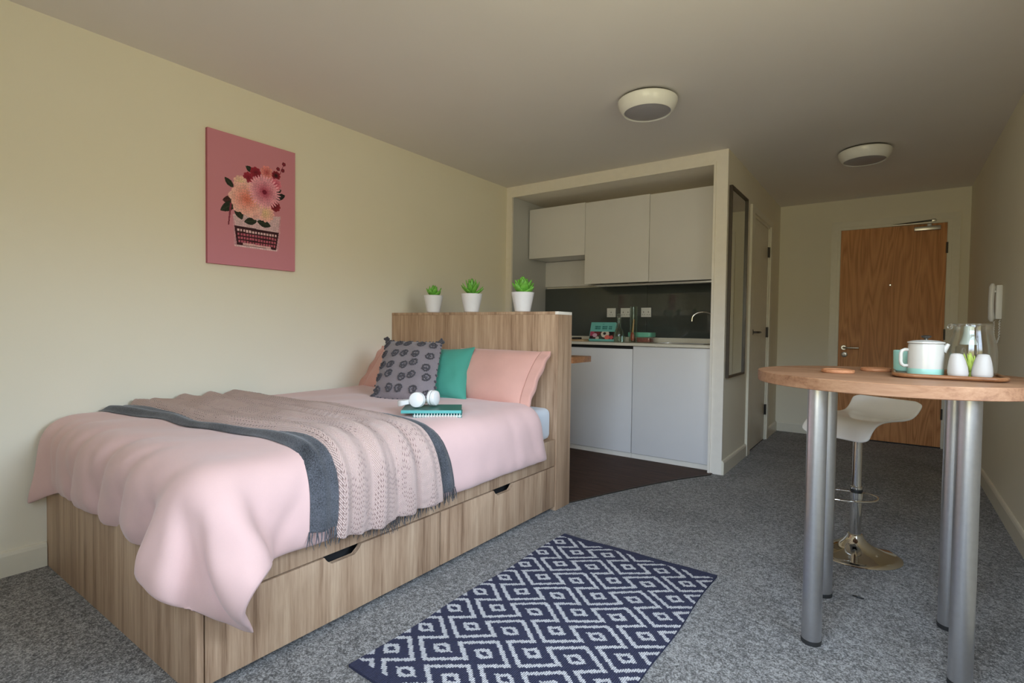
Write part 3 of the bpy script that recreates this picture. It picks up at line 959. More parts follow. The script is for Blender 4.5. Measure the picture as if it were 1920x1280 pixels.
def flower(c_, r_, inner, outer, petals, rings_, spiky=.15, core=None):
    x0, y0 = zt(*c_)
    for k in range(rings_, 0, -1):
        rad = r_ * k / rings_
        ph0 = k * 1.3
        R_ = np.hypot(XX - x0, YY - y0)
        A_ = np.arctan2(YY - y0, XX - x0)
        wv_ = np.abs(np.sin((A_ + ph0) * petals / 2))
        edge = rad * (1 - spiky + spiky * wv_)
        msk = R_ < edge
        f = (k - 1) / max(1, rings_ - 1)
        colr = inner * (1 - f) + outer * f
        shade = .70 + .38 * np.clip(R_ / np.maximum(edge, 1), 0, 1) * (.6 + .4 * wv_)
        img[msk] = (colr * shade[..., None])[msk]
    if core is not None:
        msk = np.hypot(XX - x0, YY - y0) < r_ * .13
        img[msk] = core


GRN = lin(42, 48, 38)
poly([(352, 752), (695, 770), (690, 890), (365, 842)], lin(214, 180, 190))
poly([(352, 752), (372, 840), (385, 975), (362, 972)], lin(205, 150, 165))
poly([(690, 790), (697, 780), (680, 1012), (660, 1006)], lin(205, 150, 165))
poly([(363, 968), (672, 1004), (668, 1016), (366, 980)], lin(225, 190, 198))
poly([(363, 832), (682, 884), (661, 1006), (380, 968)], lin(58, 22, 34))
for r_ in range(4):
    for k in range(14):
        f = (k + .5) / 14
        zx = 378 + f * 290 + r_ * (3 - 6 * f)
        zy = 862 + r_ * 27 + f * 46 - r_ * 2 * f
        x0, y0 = zt(zx, zy)
        msk = (np.abs(XX - x0) < 7.0) & (np.abs(YY - y0) < 8.0)
        img[msk] = lin(226, 190, 196) if r_ == 0 else lin(186, 96, 116)
poly([(420, 955), (622, 984), (620, 998), (420, 969)], lin(220, 176, 180))
leaf2((300, 492), (358, 566), 20, GRN)
leaf2((285, 655), (380, 650), 28, lin(66, 34, 34))
leaf2((272, 728), (378, 668), 30, GRN)
leaf2((372, 690), (415, 792), 28, GRN)
leaf2((430, 805), (520, 800), 26, GRN)
leaf2((520, 800), (622, 838), 26, GRN)
leaf2((645, 640), (730, 620), 24, lin(26, 26, 28))
leaf2((660, 600), (700, 580), 14, lin(26, 26, 28))
leaf2((440, 410), (500, 460), 20, GRN)
poly([(334, 672), (348, 672), (328, 830), (320, 826)], lin(128, 52, 72))
poly([(686, 470), (720, 396), (724, 398), (692, 474)], lin(150, 70, 84))
for c_ in ((720, 400), (676, 432), (712, 443)):
    flower(c_, 15, lin(140, 40, 60), lin(110, 30, 48), 5, 2)
flower((590, 455), 48, lin(205, 95, 100), lin(225, 140, 140), 9, 4)
flower((510, 455), 40, lin(120, 25, 45), lin(150, 38, 58), 8, 4)
flower((458, 490), 38, lin(130, 25, 48), lin(160, 45, 66), 8, 4)
flower((660, 478), 34, lin(40, 15, 22), lin(140, 30, 50), 9, 4)
flower((655, 540), 46, lin(200, 80, 110), lin(218, 120, 142), 8, 5)
flower((655, 697), 40, lin(110, 22, 38), lin(135, 34, 50), 9, 4)
flower((405, 528), 50, lin(235, 200, 165), lin(238, 190, 180), 9, 4)
flower((582, 745), 66, lin(238, 200, 160), lin(236, 176, 172), 12, 5)
flower((500, 735), 56, lin(236, 170, 165), lin(235, 180, 180), 8, 4)
flower((448, 645), 126, lin(226, 120, 105), lin(240, 186, 180), 7, 11, .30)
flower((575, 595), 122, lin(178, 60, 92), lin(240, 168, 188), 34, 6, .34, lin(120, 25, 55))
bgm = np.abs(img - lin(206, 136, 152)).sum(2) > 1e-6
fn = .5 + .5 * np.sin(XX * .23 + 2.2 * np.sin(YY * .11)) * np.sin(YY * .19 + 2.0 * np.sin(XX * .13))
img[bgm] *= (.72 + .40 * fn + .12 * rng.random((gw, gh)))[bgm][:, None]
P = np.zeros((gw + 1, gh + 1, 3))
P[..., 0] = PD + .0006
P[..., 1] = PY0 + (PY1 - PY0) * np.arange(gw + 1)[:, None] / gw
P[..., 2] = PZ0 + (PZ1 - PZ0) * np.arange(gh + 1)[None, :] / gh
me = grid_mesh('printed_face', P)
colour_faces(me, np.clip(img, 0, 1).reshape(-1, 3))
finish('printed_face', me, M['print'], cv)
box('canvas_edge', (.0005, PY0, PZ0), (PD, PY1, PZ1), plain('pink_canvas_side', tuple(lin(176, 98, 118)), .8), cv, bev=.0)

# ------------------------------------------------------------------ the bed
BX, BY0, HY0, HY1, HH, MZ0, MZ1 = 1.4245, .686, 2.661, 2.822, 1.171, .42, .605
bed = thing('storage_bed', (.71, 1.7, 0), 'pale oak double bed with drawers and a tall thick headboard', 'bed')
box('foot_panel', (.003, BY0, 0.0), (BX, BY0 + .019, MZ0), M['oakv'], bed, bev=.001)
box('side_rail', (BX - .022, BY0 + .0195, .268), (BX - .003, HY0 - .0005, MZ0), M['oakv'], bed, bev=.001)
box('deck', (.003, BY0 + .02, .385), (BX - .0225, HY0 - .001, MZ0 - .002), M['oakv'], bed)
box('carcass', (.003, BY0 + .02, .02), (BX - .06, HY0 - .001, .384), M['black'], bed)
def drawer(y0, y1, h0, h1):
    pts = [(y0, .026), (y1, .026), (y1, .262), (h1, .262), (h1 - .028, .230), (h0 + .028, .230), (h0, .262), (y0, .262)]
    pts = pts[:4] + [(h1 - .010, .246), (h1 - .030, .231), (h0 + .030, .231), (h0 + .010, .246)] + pts[6:]
    return prism('drawer', pts, 'X', BX - .021, BX - .002, M['oakv'], bed, bev=.001)
drawer(BY0 + .024, 1.683, 1.105, 1.262)
drawer(1.690, HY0 - .004, 2.07, 2.235)
hb = box('headboard', (.003, HY0, 0.0), (1.428, HY1, HH - .018), M['oakv'], bed, bev=.001)
box('headboard_top', (.003, HY0 - .001, HH - .0178), (1.4055, HY1, HH), M['oakv'], bed, bev=.001)
box('headboard_end_cap', (1.406, HY0 - .0005, HH - .0178), (1.428, HY1, HH), M['frame_white'], bed, bev=.001)
shf = thing('breakfast_shelf', (1.2, 2.98, .83), 'brown wood shelf fixed to the back of the headboard', 'shelf')
box('shelf_board', (.05, HY1 + .0005, .860), (1.440, 3.06, .897), M['tray'], shf, bev=.001)
prism('shelf_bracket', [(HY1 + .001, .78), (HY1 + .02, .78), (3.00, .8595), (HY1 + .001, .8595)], 'X', .70, .73, M['tray'], shf)

mt = thing('mattress', (.70, 1.68, MZ0), 'mattress in a pale blue-grey fitted sheet', 'mattress')
bm = bmesh.new()
add_box(bm, (.012, BY0 + .03, MZ0), (1.396, HY0 - .006, MZ1))
bmesh.ops.bevel(bm, geom=bm.edges[:], offset=.035, segments=4, affect='EDGES', profile=.5)
finish('fitted_sheet', bm_mesh(bm, 'fitted_sheet'), M['sheet'], mt, smooth='all')

# ---- duvet: a draped sheet solved with position based dynamics, then given loft
hs = .028
X0, Y0 = .040, 2.575
U_, V_ = 1.402 + .275, 2.20
nu, nv = int(U_ / hs) + 1, int(V_ / hs) + 1
uu = np.arange(nu) * hs
vv = np.arange(nv) * hs
pos = np.zeros((nu, nv, 3))
drop_foot = np.interp(uu, [0, .12, .6, 1.05, 1.35, 1.717], [.300, .230, .220, .235, .255, .262])
y_head = np.interp(uu, [0, 1.15, 1.38, 1.677], [2.52, 2.48, 2.415, 2.53])
sy = (y_head - .67 + drop_foot) / V_
sx = 1 + .022 * np.clip((vv - 1.6) / .6, 0, 1) ** 2
pos[..., 0] = X0 + uu[:, None] * sx[None, :]
pos[..., 1] = y_head[:, None] - vv[None, :] * sy[:, None]
flat2 = pos[..., :2].reshape(-1, 2).copy()
pos[..., 2] = .665 + .006 * rng.standard_normal((nu, nv))
for (a_, b_, c_, d_) in ((9, 4, .004, 0), (21, 7, .003, 1), (33, 15, .002, 2)):
    pos[..., 2] += c_ * np.sin(a_ * uu[:, None] + b_ * vv[None, :] + d_)
idx = np.arange(nu * nv).reshape(nu, nv)
cons = []


def addc(A, B, rest, k):
    A, B = A.ravel(), B.ravel()
    cons.append((A, B, np.linalg.norm(flat2[A] - flat2[B], axis=1), k))


ex = 1.0
for st_ in (0, 1):
    addc(idx[st_:-1:2, :], idx[st_ + 1::2, :], hs * ex, 1.0)
    addc(idx[:, st_:-1:2], idx[:, st_ + 1::2], hs * ex, 1.0)
    addc(idx[st_:-1:2, :-1], idx[st_ + 1::2, 1:], hs * math.sqrt(2), .35)
    addc(idx[st_:-1:2, 1:], idx[st_ + 1::2, :-1], hs * math.sqrt(2), .35)
for md in (0, 1):
    ii = np.array([i for i in range(nu - 4) if (i // 4) % 2 == md])
    addc(idx[ii, :], idx[ii + 4, :], hs * 4, .10)
    jj = np.array([j for j in range(nv - 4) if (j // 4) % 2 == md])
    addc(idx[:, jj], idx[:, jj + 4], hs * 4, .10)
p = pos.reshape(-1, 3).copy()
vel = np.zeros_like(p)
bc = np.array([.70, 2.60, .18])
bh_ = np.array([.735, 1.90, .43])                 # box reaching x 1.435, y .70, z .61
br_ = .05
dt = .016
corner_w = (np.clip((uu - 1.40) / .27, 0, 1)[:, None] * np.clip((vv - 1.90) / .28, 0, 1)[None, :]).ravel() ** .7   # the hanging corner was swept along the side of the bed
tipR = idx[nu - 1, nv - 1]
tipL = idx[0, nv - 1]
held = ((pos[..., 0] < 1.385) & (pos[..., 1] > .74)).ravel()
held_xy = pos.reshape(-1, 3)[held][:, :2].copy()
for step in range(230):
    vel[:, 2] -= 4.5 * dt
    vel[:, 1] += corner_w * 4.2 * dt
    vel[:, 0] -= corner_w * .6 * dt
    vel *= .965
    prev = p.copy()
    p = p + vel * dt
    if step > 60:
        p[tipL] += (np.array([.045, .575, .255]) - p[tipL]) * .15
    for it in range(11):
        for A, B, rest, k in cons:
            d = p[B] - p[A]
            L_ = np.sqrt((d * d).sum(1)) + 1e-9
            cr_ = (k * .5 * (L_ - rest) / L_)[:, None] * d
            p[A] += cr_
            p[B] -= cr_
        q = p - bc
        sg = np.sign(q)
        aq = np.abs(q) - (bh_ - br_)
        out = np.maximum(aq, 0)
        lo_ = np.sqrt((out * out).sum(1))
        ins_ = aq.max(1) <= 0
        dist = lo_ - br_
        hit = (dist < .012) & ~ins_
        nrm = np.where(lo_[:, None] > 1e-9, out / np.maximum(lo_, 1e-9)[:, None], 0) * sg
        p[hit] += nrm[hit] * (.012 - dist[hit])[:, None]
        if ins_.any():
            am = aq[ins_].argmax(1)
            pi = p[ins_]
            for k_ in range(3):
                mk_ = am == k_
                pi[mk_, k_] = bc[k_] + sg[ins_][mk_, k_] * (bh_[k_] + .012)
            p[ins_] = pi
        p[:, 0] = np.maximum(p[:, 0], .038)
        hp_ = p[held]
        hp_[:, :2] += (held_xy - hp_[:, :2]) * .6
        p[held] = hp_
    vel = (p - prev) / dt
    vel[hit] *= .35
G = p.reshape(nu, nv, 3)


def smooth_grid(A, n, k=.5):
    for _ in range(n):
        B = A.copy()
        B[1:-1, :] = A[1:-1, :] * (1 - k) + k * .5 * (A[2:, :] + A[:-2, :])
        A = B.copy()
        A[:, 1:-1] = B[:, 1:-1] * (1 - k) + k * .5 * (B[:, 2:] + B[:, :-2])
    return A


def grid_normals(A):
    du = np.gradient(A, axis=0)
    dv = np.gradient(A, axis=1)
    n_ = np.cross(dv, du)
    return n_ / (np.linalg.norm(n_, axis=2, keepdims=True) + 1e-9)


G = smooth_grid(G, 2, .4)
NG = smooth_grid(grid_normals(G), 3, .5)
NG /= np.linalg.norm(NG, axis=2, keepdims=True)
if NG[nu // 2, nv // 2, 2] < 0:
    NG = -NG
UU, VV = np.meshgrid(uu, vv, indexing='ij')
edge = np.minimum(np.minimum(U_ - UU, V_ - VV), np.minimum(VV + .02, .10))
loft = .034 * np.sqrt(np.clip(edge / .075, 0, 1)) + .003
# pulled creases towards the foot corner and gathers along the foot hem
foot = np.clip((VV - 1.72) / .45, 0, 1)
side = np.clip((UU - 1.28) / .40, 0, 1)
cre = np.zeros_like(UU)
for (u0, sl, wd_, am, v0) in ((.10, .02, .022, .010, 1.80), (.22, -.05, .028, .009, 1.76), (.34, .03, .020, .010, 1.85), (.47, -.10, .030, .010, 1.78), (.60, .06, .022, .009, 1.88),
                              (.74, -.12, .034, .012, 1.76), (.86, .02, .020, .008, 1.92), (.97, -.18, .034, .013, 1.78), (1.10, .05, .024, .009, 1.90), (1.22, -.22, .036, .013, 1.82), (1.36, .10, .028, .010, 1.90)):
    line = u0 + sl * (VV - 1.9) / .3
    cre -= 2.6 * am * np.exp(-((UU - line) / wd_) ** 2) * np.clip((VV - v0) / .25, 0, 1)
for (v0, sl, wd_, am) in ((1.62, .25, .030, .010), (1.78, .10, .026, .010), (1.92, -.05, .030, .011), (.32, .04, .03, .006), (.14, -.05, .025, .006)):
    line = v0 + sl * (UU - 1.5) / .3
    cre -= 1.8 * am * np.exp(-((VV - line) / wd_) ** 2) * side
r_c, a_c = np.hypot(UU - 1.26, VV - 1.76), np.arctan2(VV - 1.76, UU - 1.26)
for th_, am in ((12, .010), (30, .014), (47, .013), (62, .014), (80, .012), (97, .010)):
    cre -= am * np.exp(-((a_c - math.radians(th_)) / .085) ** 2) * np.clip((r_c - .06) / .22, 0, 1)
soft = .006 * np.sin(UU * 7 + 1.3 * np.sin(VV * 4)) * np.sin(VV * 5 + 1.1 * np.sin(UU * 5)) + .0025 * np.sin(UU * 19 + VV * 11)
gather = .0055 * np.sin(UU * 70 + 3 * np.sin(UU * 11) + 2 * VV) * np.clip((VV - (V_ - .22)) / .20, 0, 1) + .003 * np.sin(VV * 90 + 3 * np.sin(VV * 9)) * np.clip((UU - (U_ - .10)) / .10, 0, 1) * np.clip((VV - 1.5) / .5, 0, 1)
OUT = G + NG * (loft + cre + soft + gather)[..., None]
OUT[..., 0] = np.maximum(OUT[..., 0], .026)
INN = G - NG * .004
INN[..., 0] = np.maximum(INN[..., 0], .022)
me = grid_mesh('duvet', OUT, INN)
dv_ = finish('duvet', me, M['duvet'], smooth='all', sub=1, label='pale pink duvet draped over the bed, hanging at the foot corner', cat='duvet')
ON = grid_normals(smooth_grid(OUT, 3, .5))
if ON[nu // 2, nv // 2, 2] < 0:
    ON = -ON


def samp(A, u, v):
    a_ = np.clip(u / hs, 0, nu - 1.001)
    b_ = np.clip(v / hs, 0, nv - 1.001)
    i, j = a_.astype(int), b_.astype(int)
    fa, fb = (a_ - i)[..., None], (b_ - j)[..., None]
    return A[i, j] * (1 - fa) * (1 - fb) + A[i + 1, j] * fa * (1 - fb) + A[i, j + 1] * (1 - fa) * fb + A[i + 1, j + 1] * fa * fb


def throw(name, yl, yr, u_end, lift, folds, mat, label, uvs=False, th=.008):
    """yl, yr: lists of (u, Y) for the two long edges"""
    n1, n2 = 150, 70
    u = np.linspace(0, 1, n1)[:, None] * np.ones((1, n2))
    sN = np.ones((n1, 1)) * np.linspace(0, 1, n2)[None, :]
    end = np.interp(np.linspace(0, 1, n2), *zip(*u_end))[None, :]
    u = u * end
    L_ = np.interp(u.ravel(), *zip(*yl)).reshape(u.shape)
    R_ = np.interp(u.ravel(), *zip(*yr)).reshape(u.shape)
    Yv = L_ + (R_ - L_) * sN + .006 * np.sin(u * 9 + 2) * (1 - np.abs(2 * sN - 1)) + .008 * np.sin(u * 6.5 + (sN > .5) * 2) * np.abs(2 * sN - 1)
    v = (np.interp(u.ravel(), uu, y_head).reshape(u.shape) - Yv) / np.interp(u.ravel(), uu, sy).reshape(u.shape)
    Pp = samp(OUTS, u, v)
    Nn = samp(ON, u, v)
    Nn /= np.linalg.norm(Nn, axis=2, keepdims=True)
    off = lift * np.clip(np.minimum(sN, 1 - sN) / .05, .35, 1)
    for (s0, sl, wd_, am, w1, w2) in folds:
        off = off + am * np.exp(-((sN - s0 - sl * np.sin(u * w1 + w2)) / wd_) ** 2)
    if uvs:
        off = off + .0028 * np.sin(6.2832 * (u / .034 + 1.6 * np.abs((sN * 7) % 1 - .5))) * (.5 + .5 * np.sin(sN * 21 + u * 2))
    T = Pp + Nn * off[..., None]
    T[..., 0] = np.maximum(T[..., 0], .030)
    B = Pp + Nn * np.maximum(off - th, .002)[..., None]
    B[..., 0] = np.maximum(B[..., 0], .024)
    me = grid_mesh(name, T, B, uv=uvs)
    o = finish(name, me, mat, smooth='all', sub=1, label=label, cat='throw')
    return o, T, Nn


OUTS = smooth_grid(OUT, 2, .5)
charo, TC, NC = throw('charcoal_throw', [(0, .86), (.45, .955), (1.0, 1.0), (1.35, 1.0), (1.55, 1.005), (1.75, 1.015)], [(0, 1.66), (.6, 1.625), (1.1, 1.665), (1.36, 1.63), (1.5, 1.68), (1.75, 1.735)],
                      [(0, 1.598), (.12, 1.596), (.5, 1.655), (.9, 1.618), (1, 1.614)], .011,
                      [(.05, .012, .03, .016, 5, 1), (.125, .01, .028, .013, 4, 2), (.94, .01, .03, .008, 6, 0)], M['charcoal'], 'charcoal wool throw with fringed ends under the pink knit')
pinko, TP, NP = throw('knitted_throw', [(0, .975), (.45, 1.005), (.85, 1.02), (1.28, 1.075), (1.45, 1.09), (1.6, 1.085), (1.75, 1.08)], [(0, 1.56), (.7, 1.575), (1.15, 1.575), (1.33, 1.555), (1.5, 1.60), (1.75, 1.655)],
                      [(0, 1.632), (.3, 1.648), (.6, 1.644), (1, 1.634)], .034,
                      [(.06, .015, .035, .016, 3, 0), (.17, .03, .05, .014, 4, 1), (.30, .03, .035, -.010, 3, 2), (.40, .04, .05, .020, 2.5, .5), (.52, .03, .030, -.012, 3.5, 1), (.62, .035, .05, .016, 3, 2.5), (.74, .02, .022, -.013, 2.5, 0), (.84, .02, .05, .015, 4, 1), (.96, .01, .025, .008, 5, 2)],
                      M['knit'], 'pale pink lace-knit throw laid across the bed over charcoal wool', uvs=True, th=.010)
# fringe at the hanging end of the charcoal throw
bm = bmesh.new()
for q in range(110):
    f = (q + random.random()) / 110
    j = min(69, int(f * 70))
    b0 = Vector(TC[-1, j])
    d0 = (Vector(TC[-1, j]) - Vector(TC[-4, j])).normalized()
    n0 = Vector(NC[-1, j])
    ln = .035 + .02 * random.random()
    e1 = b0 + d0 * ln * .5 + Vector((0, random.uniform(-.006, .006), 0)) + n0 * random.uniform(0, .004)
    e2 = b0 + d0 * ln + Vector((0, random.uniform(-.012, .012), -.004)) + n0 * random.uniform(0, .007)
    add_tube(bm, [b0 - d0 * .006, e1, e2], [.0022, .0019, .0008], 5)
finish('fringe', bm_mesh(bm, 'fringe'), M['charcoal'], charo, smooth='all', kind='stuff')


# ------------------------------------------------------------------ pillows and cushions
def pillow_pts(w_, h_, t_, n1=40, n2=32, pull=.055, wrinkle=.004, seed=0, edge_p=3.0):
    r_ = np.random.default_rng(seed)
    a = np.sin(np.linspace(-1, 1, n1) * math.pi / 2)[:, None] * np.ones((1, n2))
    b = np.ones((n1, 1)) * np.sin(np.linspace(-1, 1, n2) * math.pi / 2)[None, :]
    x = a * w_ / 2 * (1 - pull * (1 - b ** 2) * np.abs(a) ** 2)
    y = b * h_ / 2 * (1 - pull * (1 - a ** 2) * np.abs(b) ** 2)
    prof = (np.clip(1 - np.abs(a) ** edge_p, 0, 1) * np.clip(1 - np.abs(b) ** edge_p, 0, 1)) ** .62
    wr = np.zeros_like(a)
    for k in range(7):
        an = r_.uniform(0, math.pi)
        fr = r_.uniform(6, 17)
        wr += np.sin(fr * (a * math.cos(an) + b * math.sin(an)) + r_.uniform(0, 6)) / 7
    z = t_ / 2 * prof
    return x, y, z + wrinkle * wr * prof, z - wrinkle * wr * prof


SHEAR = [False]      # True lets a slumped cushion lean sideways


def place(bl, br, tl, w_, h_, x, y, z):
    bl, br, tl = np.array(bl), np.array(br), np.array(tl)
    ex_ = br - bl
    ex_ = ex_ / np.linalg.norm(ex_)
    ey_ = (tl - bl)
    if not SHEAR[0]:
        ey_ = ey_ - ex_ * (ey_ @ ex_)
    ey_ = ey_ / np.linalg.norm(ey_)
    ez_ = np.cross(ex_, ey_)
    ez_ = ez_ / np.linalg.norm(ez_)
    c = bl + ex_ * w_ / 2 + ey_ * h_ / 2
    return c + x[..., None] * ex_ + y[..., None] * ey_ + z[..., None] * ez_, ex_, ey_, ez_


def bend(P_, amount, axis_b, ez_, b):
    return P_ + (amount * (b ** 2))[..., None] * ez_


def make_pillow(name, bl, br, tl, w_, h_, t_, mat, label, cat, seed, wr=.005, pull=.05, edge_p=3.0, parent_flap=False):
    x, y, zf, zb = pillow_pts(w_, h_, t_, seed=seed, wrinkle=wr, pull=pull, edge_p=edge_p)
    Pf, ex_, ey_, ez_ = place(bl, br, tl, w_, h_, x, y, zf)
    Pb = place(bl, br, tl, w_, h_, x, y, -zb)[0]
    me = grid_mesh(name, Pf, Pb)
    return Pf, Pb, ex_, ey_, ez_, me


# two pink pillows against the headboard
def pillow(bl, br, tl, w_, h_, t_, seed, label, hem_side):
    Pf, Pb, ex_, ey_, ez_, me = make_pillow('pillow', bl, br, tl, w_, h_, t_, M['duvet2'], label, 'pillow', seed, wr=.008)
    c0 = Pf.reshape(-1, 3).min(0)
    t = thing('pillow', (float(Pf[..., 0].mean()), float(Pf[..., 1].mean()), float(min(Pf[..., 2].min(), Pb[..., 2].min()))), label, 'pillow', 'pink pillows against the headboard')
    finish('pillow_case', me, M['duvet2'], t, smooth='all', sub=1)
    n1, n2 = Pf.shape[:2]
    # open hem of the pillow case: a flat double flap past the seam
    rows = range(n2)
    fl = np.zeros((8, n2, 3))
    bk_ = np.zeros((8, n2, 3))
    i0 = n1 - 5 if hem_side > 0 else 4
    for k in range(8):
        f = k / 7
        for j in rows:
            base = Pf[i0, j] * .5 + Pb[i0, j] * .5
            thick = np.linalg.norm(Pf[i0, j] - Pb[i0, j]) * .5 * (1 - .55 * f) + .004
            sag = .018 * math.sin(j * .9) * f * .35
            o_ = base + ex_ * hem_side * (.062 * f) + ez_ * sag
            fl[k, j] = o_ + ez_ * thick
            bk_[k, j] = o_ - ez_ * thick
    me2 = grid_mesh('hem', fl, bk_)
    finish('hem', me2, M['duvet2'], t, smooth='all', sub=1)
    return t


pillow((.735, 2.365, .630), (1.375, 2.372, .630), (.735, 2.575, .905), .640, .385, .175, 3, 'pink pillow standing at the right end of the headboard', 1)
pillow((.040, 2.350, .630), (.650, 2.365, .630), (.040, 2.565, .905), .610, .375, .165, 5, 'pink pillow in the wall corner behind the grey cushion', -1)

# grey tufted cushion
SHEAR[0] = True
w_, h_, t_ = .425, .455, .135
cbl, cbr, ctl = (.550, 2.030, .650), (.957, 2.098, .650), (.375, 2.290, .972)
Pf, Pb, ex_, ey_, ez_, me = make_pillow('cushion', cbl, cbr, ctl, w_, h_, t_, None, '', '', 11, wr=.002, pull=.03)
ct = thing('tufted_cushion', (float(Pf[..., 0].mean()), float(Pf[..., 1].mean()), float(Pb[..., 2].min())), 'grey cushion with rows of dark tufted rings', 'cushion')
finish('cushion_cover', me, M['cush'], ct, smooth='all', sub=1)
bm = bmesh.new()
for k in range(13):
    a_ = 2 * math.pi * k / 13
    rr_ = .023 + random.uniform(-.003, .003)
    bmesh.ops.create_icosphere(bm, subdivisions=1, radius=.0062, matrix=Matrix.Translation((rr_ * math.cos(a_), rr_ * .9 * math.sin(a_), .003)))
for k in range(6):
    bmesh.ops.create_icosphere(bm, subdivisions=1, radius=.0048, matrix=Matrix.Translation((random.uniform(-.011, .011), random.uniform(-.011, .011), .002)))
tuft_me = bpy.data.meshes.new('tuft_ring')
bm.to_mesh(tuft_me)
bm.free()
tuft_me.materials.append(M['tuft'])
n1, n2 = Pf.shape[:2]
ca = np.sin(np.linspace(-1, 1, n1) * math.pi / 2)
cb_ = np.sin(np.linspace(-1, 1, n2) * math.pi / 2)
NF = grid_normals(Pf)
if (NF[n1 // 2, n2 // 2] @ ez_) < 0:
    NF = -NF
for rj in range(5):
    for ri in range(5):
        a_ = -.80 + .40 * ri + random.uniform(-.03, .03)
        b_ = -.78 + .385 * rj + random.uniform(-.02, .02)
        i = int(np.argmin(abs(ca - a_)))
        j = int(np.argmin(abs(cb_ - b_)))
        nn = Vector(NF[i, j]).normalized()
        xx = (Vector(ex_) - nn * Vector(ex_).dot(nn)).normalized()
        yy = nn.cross(xx)
        o = bpy.data.objects.new('tuft_ring', tuft_me)
        COL.objects.link(o)
        o.parent = ct
        rt = Matrix((xx, yy, nn)).transposed() @ Matrix.Rotation(random.uniform(0, 6), 3, 'Z')
        o.matrix_local = Matrix.Translation(Vector(Pf[i, j]) - WORLD_LOC[ct.name]) @ rt.to_4x4()
# fringe of tufts round the edge
bm = bmesh.new()
loop = [Pf[i, 0] for i in range(0, n1, 2)] + [Pf[n1 - 1, j] for j in range(0, n2, 2)] + [Pf[i, n2 - 1] for i in range(n1 - 1, 0, -2)] + [Pf[0, j] for j in range(n2 - 1, 0, -2)]
for k, q in enumerate(loop):
    bmesh.ops.create_icosphere(bm, subdivisions=1, radius=random.uniform(.006, .011), matrix=Matrix.Translation(Vector(q) + Vector((random.uniform(-.004, .004), random.uniform(-.004, .004), random.uniform(0, .004)))))
for q in (Pf[0, n2 - 1], Pf[n1 - 1, n2 - 1], Pf[n1 - 1, 0], Pf[0, 0]):
    for k in range(9):
        bmesh.ops.create_icosphere(bm, subdivisions=1, radius=.009, matrix=Matrix.Translation(Vector(q) + Vector((random.uniform(-.014, .014), random.uniform(-.010, .010), random.uniform(0, .022)))))
finish('edge_tufts', bm_mesh(bm, 'edge_tufts'), M['tuft'], ct, smooth='all', kind='stuff')

# teal cushion
Pf, Pb, ex_, ey_, ez_, me = make_pillow('teal_cushion', (.690, 2.200, .645), (1.046, 2.290, .645), (.575, 2.410, .950), .367, .385, .115, None, '', '', 21, wr=.008, pull=.13)
tcu = thing('teal_cushion', (float(Pf[..., 0].mean()), float(Pf[..., 1].mean()), float(Pb[..., 2].min())), 'plain teal satin cushion half hidden by the grey cushion', 'cushion')
finish('cushion_cover', me, M['teal'], tcu, smooth='all', sub=1)
n1, n2 = Pf.shape[:2]
bl_ = [tuple(Pf[i, 0]) for i in range(0, n1)] + [tuple(Pf[n1 - 1, j]) for j in range(1, n2)] + [tuple(Pf[i, n2 - 1]) for i in range(n1 - 2, -1, -1)] + [tuple(Pf[0, j]) for j in range(n2 - 2, 0, -1)]
tube('piping', bl_, .004, M['teal'], tcu, seg=6, closed=True)

# ------------------------------------------------------------------ notebooks and headphones on the bed
e1 = Vector((.765, .644, 0)).normalized()
e2 = Vector((-e1.y, e1.x, 0))
NBZ = .657


def slab(name, org, l_, d_, z0, z1, mat, parent, bev=.001):
    o = Vector(org)
    bm = bmesh.new()
    pts = [o, o + e1 * l_, o + e1 * l_ + e2 * d_, o + e2 * d_]
    lo_ = [bm.verts.new((q.x, q.y, z0)) for q in pts]
    hi_ = [bm.verts.new((q.x, q.y, z1)) for q in pts]
    bm.faces.new(lo_[::-1])
    bm.faces.new(hi_)
    for i in range(4):
        bm.faces.new((lo_[i], lo_[(i + 1) % 4], hi_[(i + 1) % 4], hi_[i]))
    bmesh.ops.bevel(bm, geom=bm.edges[:], offset=bev, segments=2, affect='EDGES')
    return finish(name, bm_mesh(bm, name), mat, parent, smooth=30)


o1 = Vector((1.240, 1.690, 0))
n1_ = thing('spiral_notebook', (1.25, 1.85, NBZ), 'turquoise spiral notebook with white rings under the dark one', 'notebook')
slab('back_cover', o1, .225, .165, NBZ, NBZ + .0015, M['notebook2'], n1_, .0004)
slab('pages', o1 + e1 * .003 + e2 * .006, .219, .156, NBZ + .0016, NBZ + .0098, M['paper'], n1_)
slab('front_cover', o1, .225, .165, NBZ + .0099, NBZ + .0116, M['notebook2'], n1_, .0005)
ring_me = None
for k in range(17):
    c_ = o1 + e1 * (.010 + .205 * k / 16) + Vector((0, 0, NBZ + .0058))
    if ring_me is None:
        pts = [Vector((0, 0, 0)) + (e2 * math.cos(a) + Vector((0, 0, 1)) * math.sin(a)) * .0082 for a in [2 * math.pi * q / 12 for q in range(12)]]
        bm = bmesh.new()
        add_tube(bm, pts, .0019, 6, closed=True)
        ring_me = bpy.data.meshes.new('binding_ring')
        bmesh.ops.recalc_face_normals(bm, faces=bm.faces[:])
        bm.to_mesh(ring_me)
        bm.free()
        ring_me.materials.append(M['plastic_white'])
    o = bpy.data.objects.new('binding_ring', ring_me)
    COL.objects.link(o)
    o.parent = n1_
    o.location = c_ + Vector((0, 0, .003)) - WORLD_LOC[n1_.name]
o2_ = Vector((1.192, 1.664, 0))
Z2 = NBZ + .0175
n2_ = thing('hardback_notebook', (1.2, 1.85, Z2), 'dark green hardback notebook lying under the headphones', 'notebook')
slab('back_cover', o2_, .275, .185, Z2, Z2 + .002, M['notebook'], n2_, .0005)
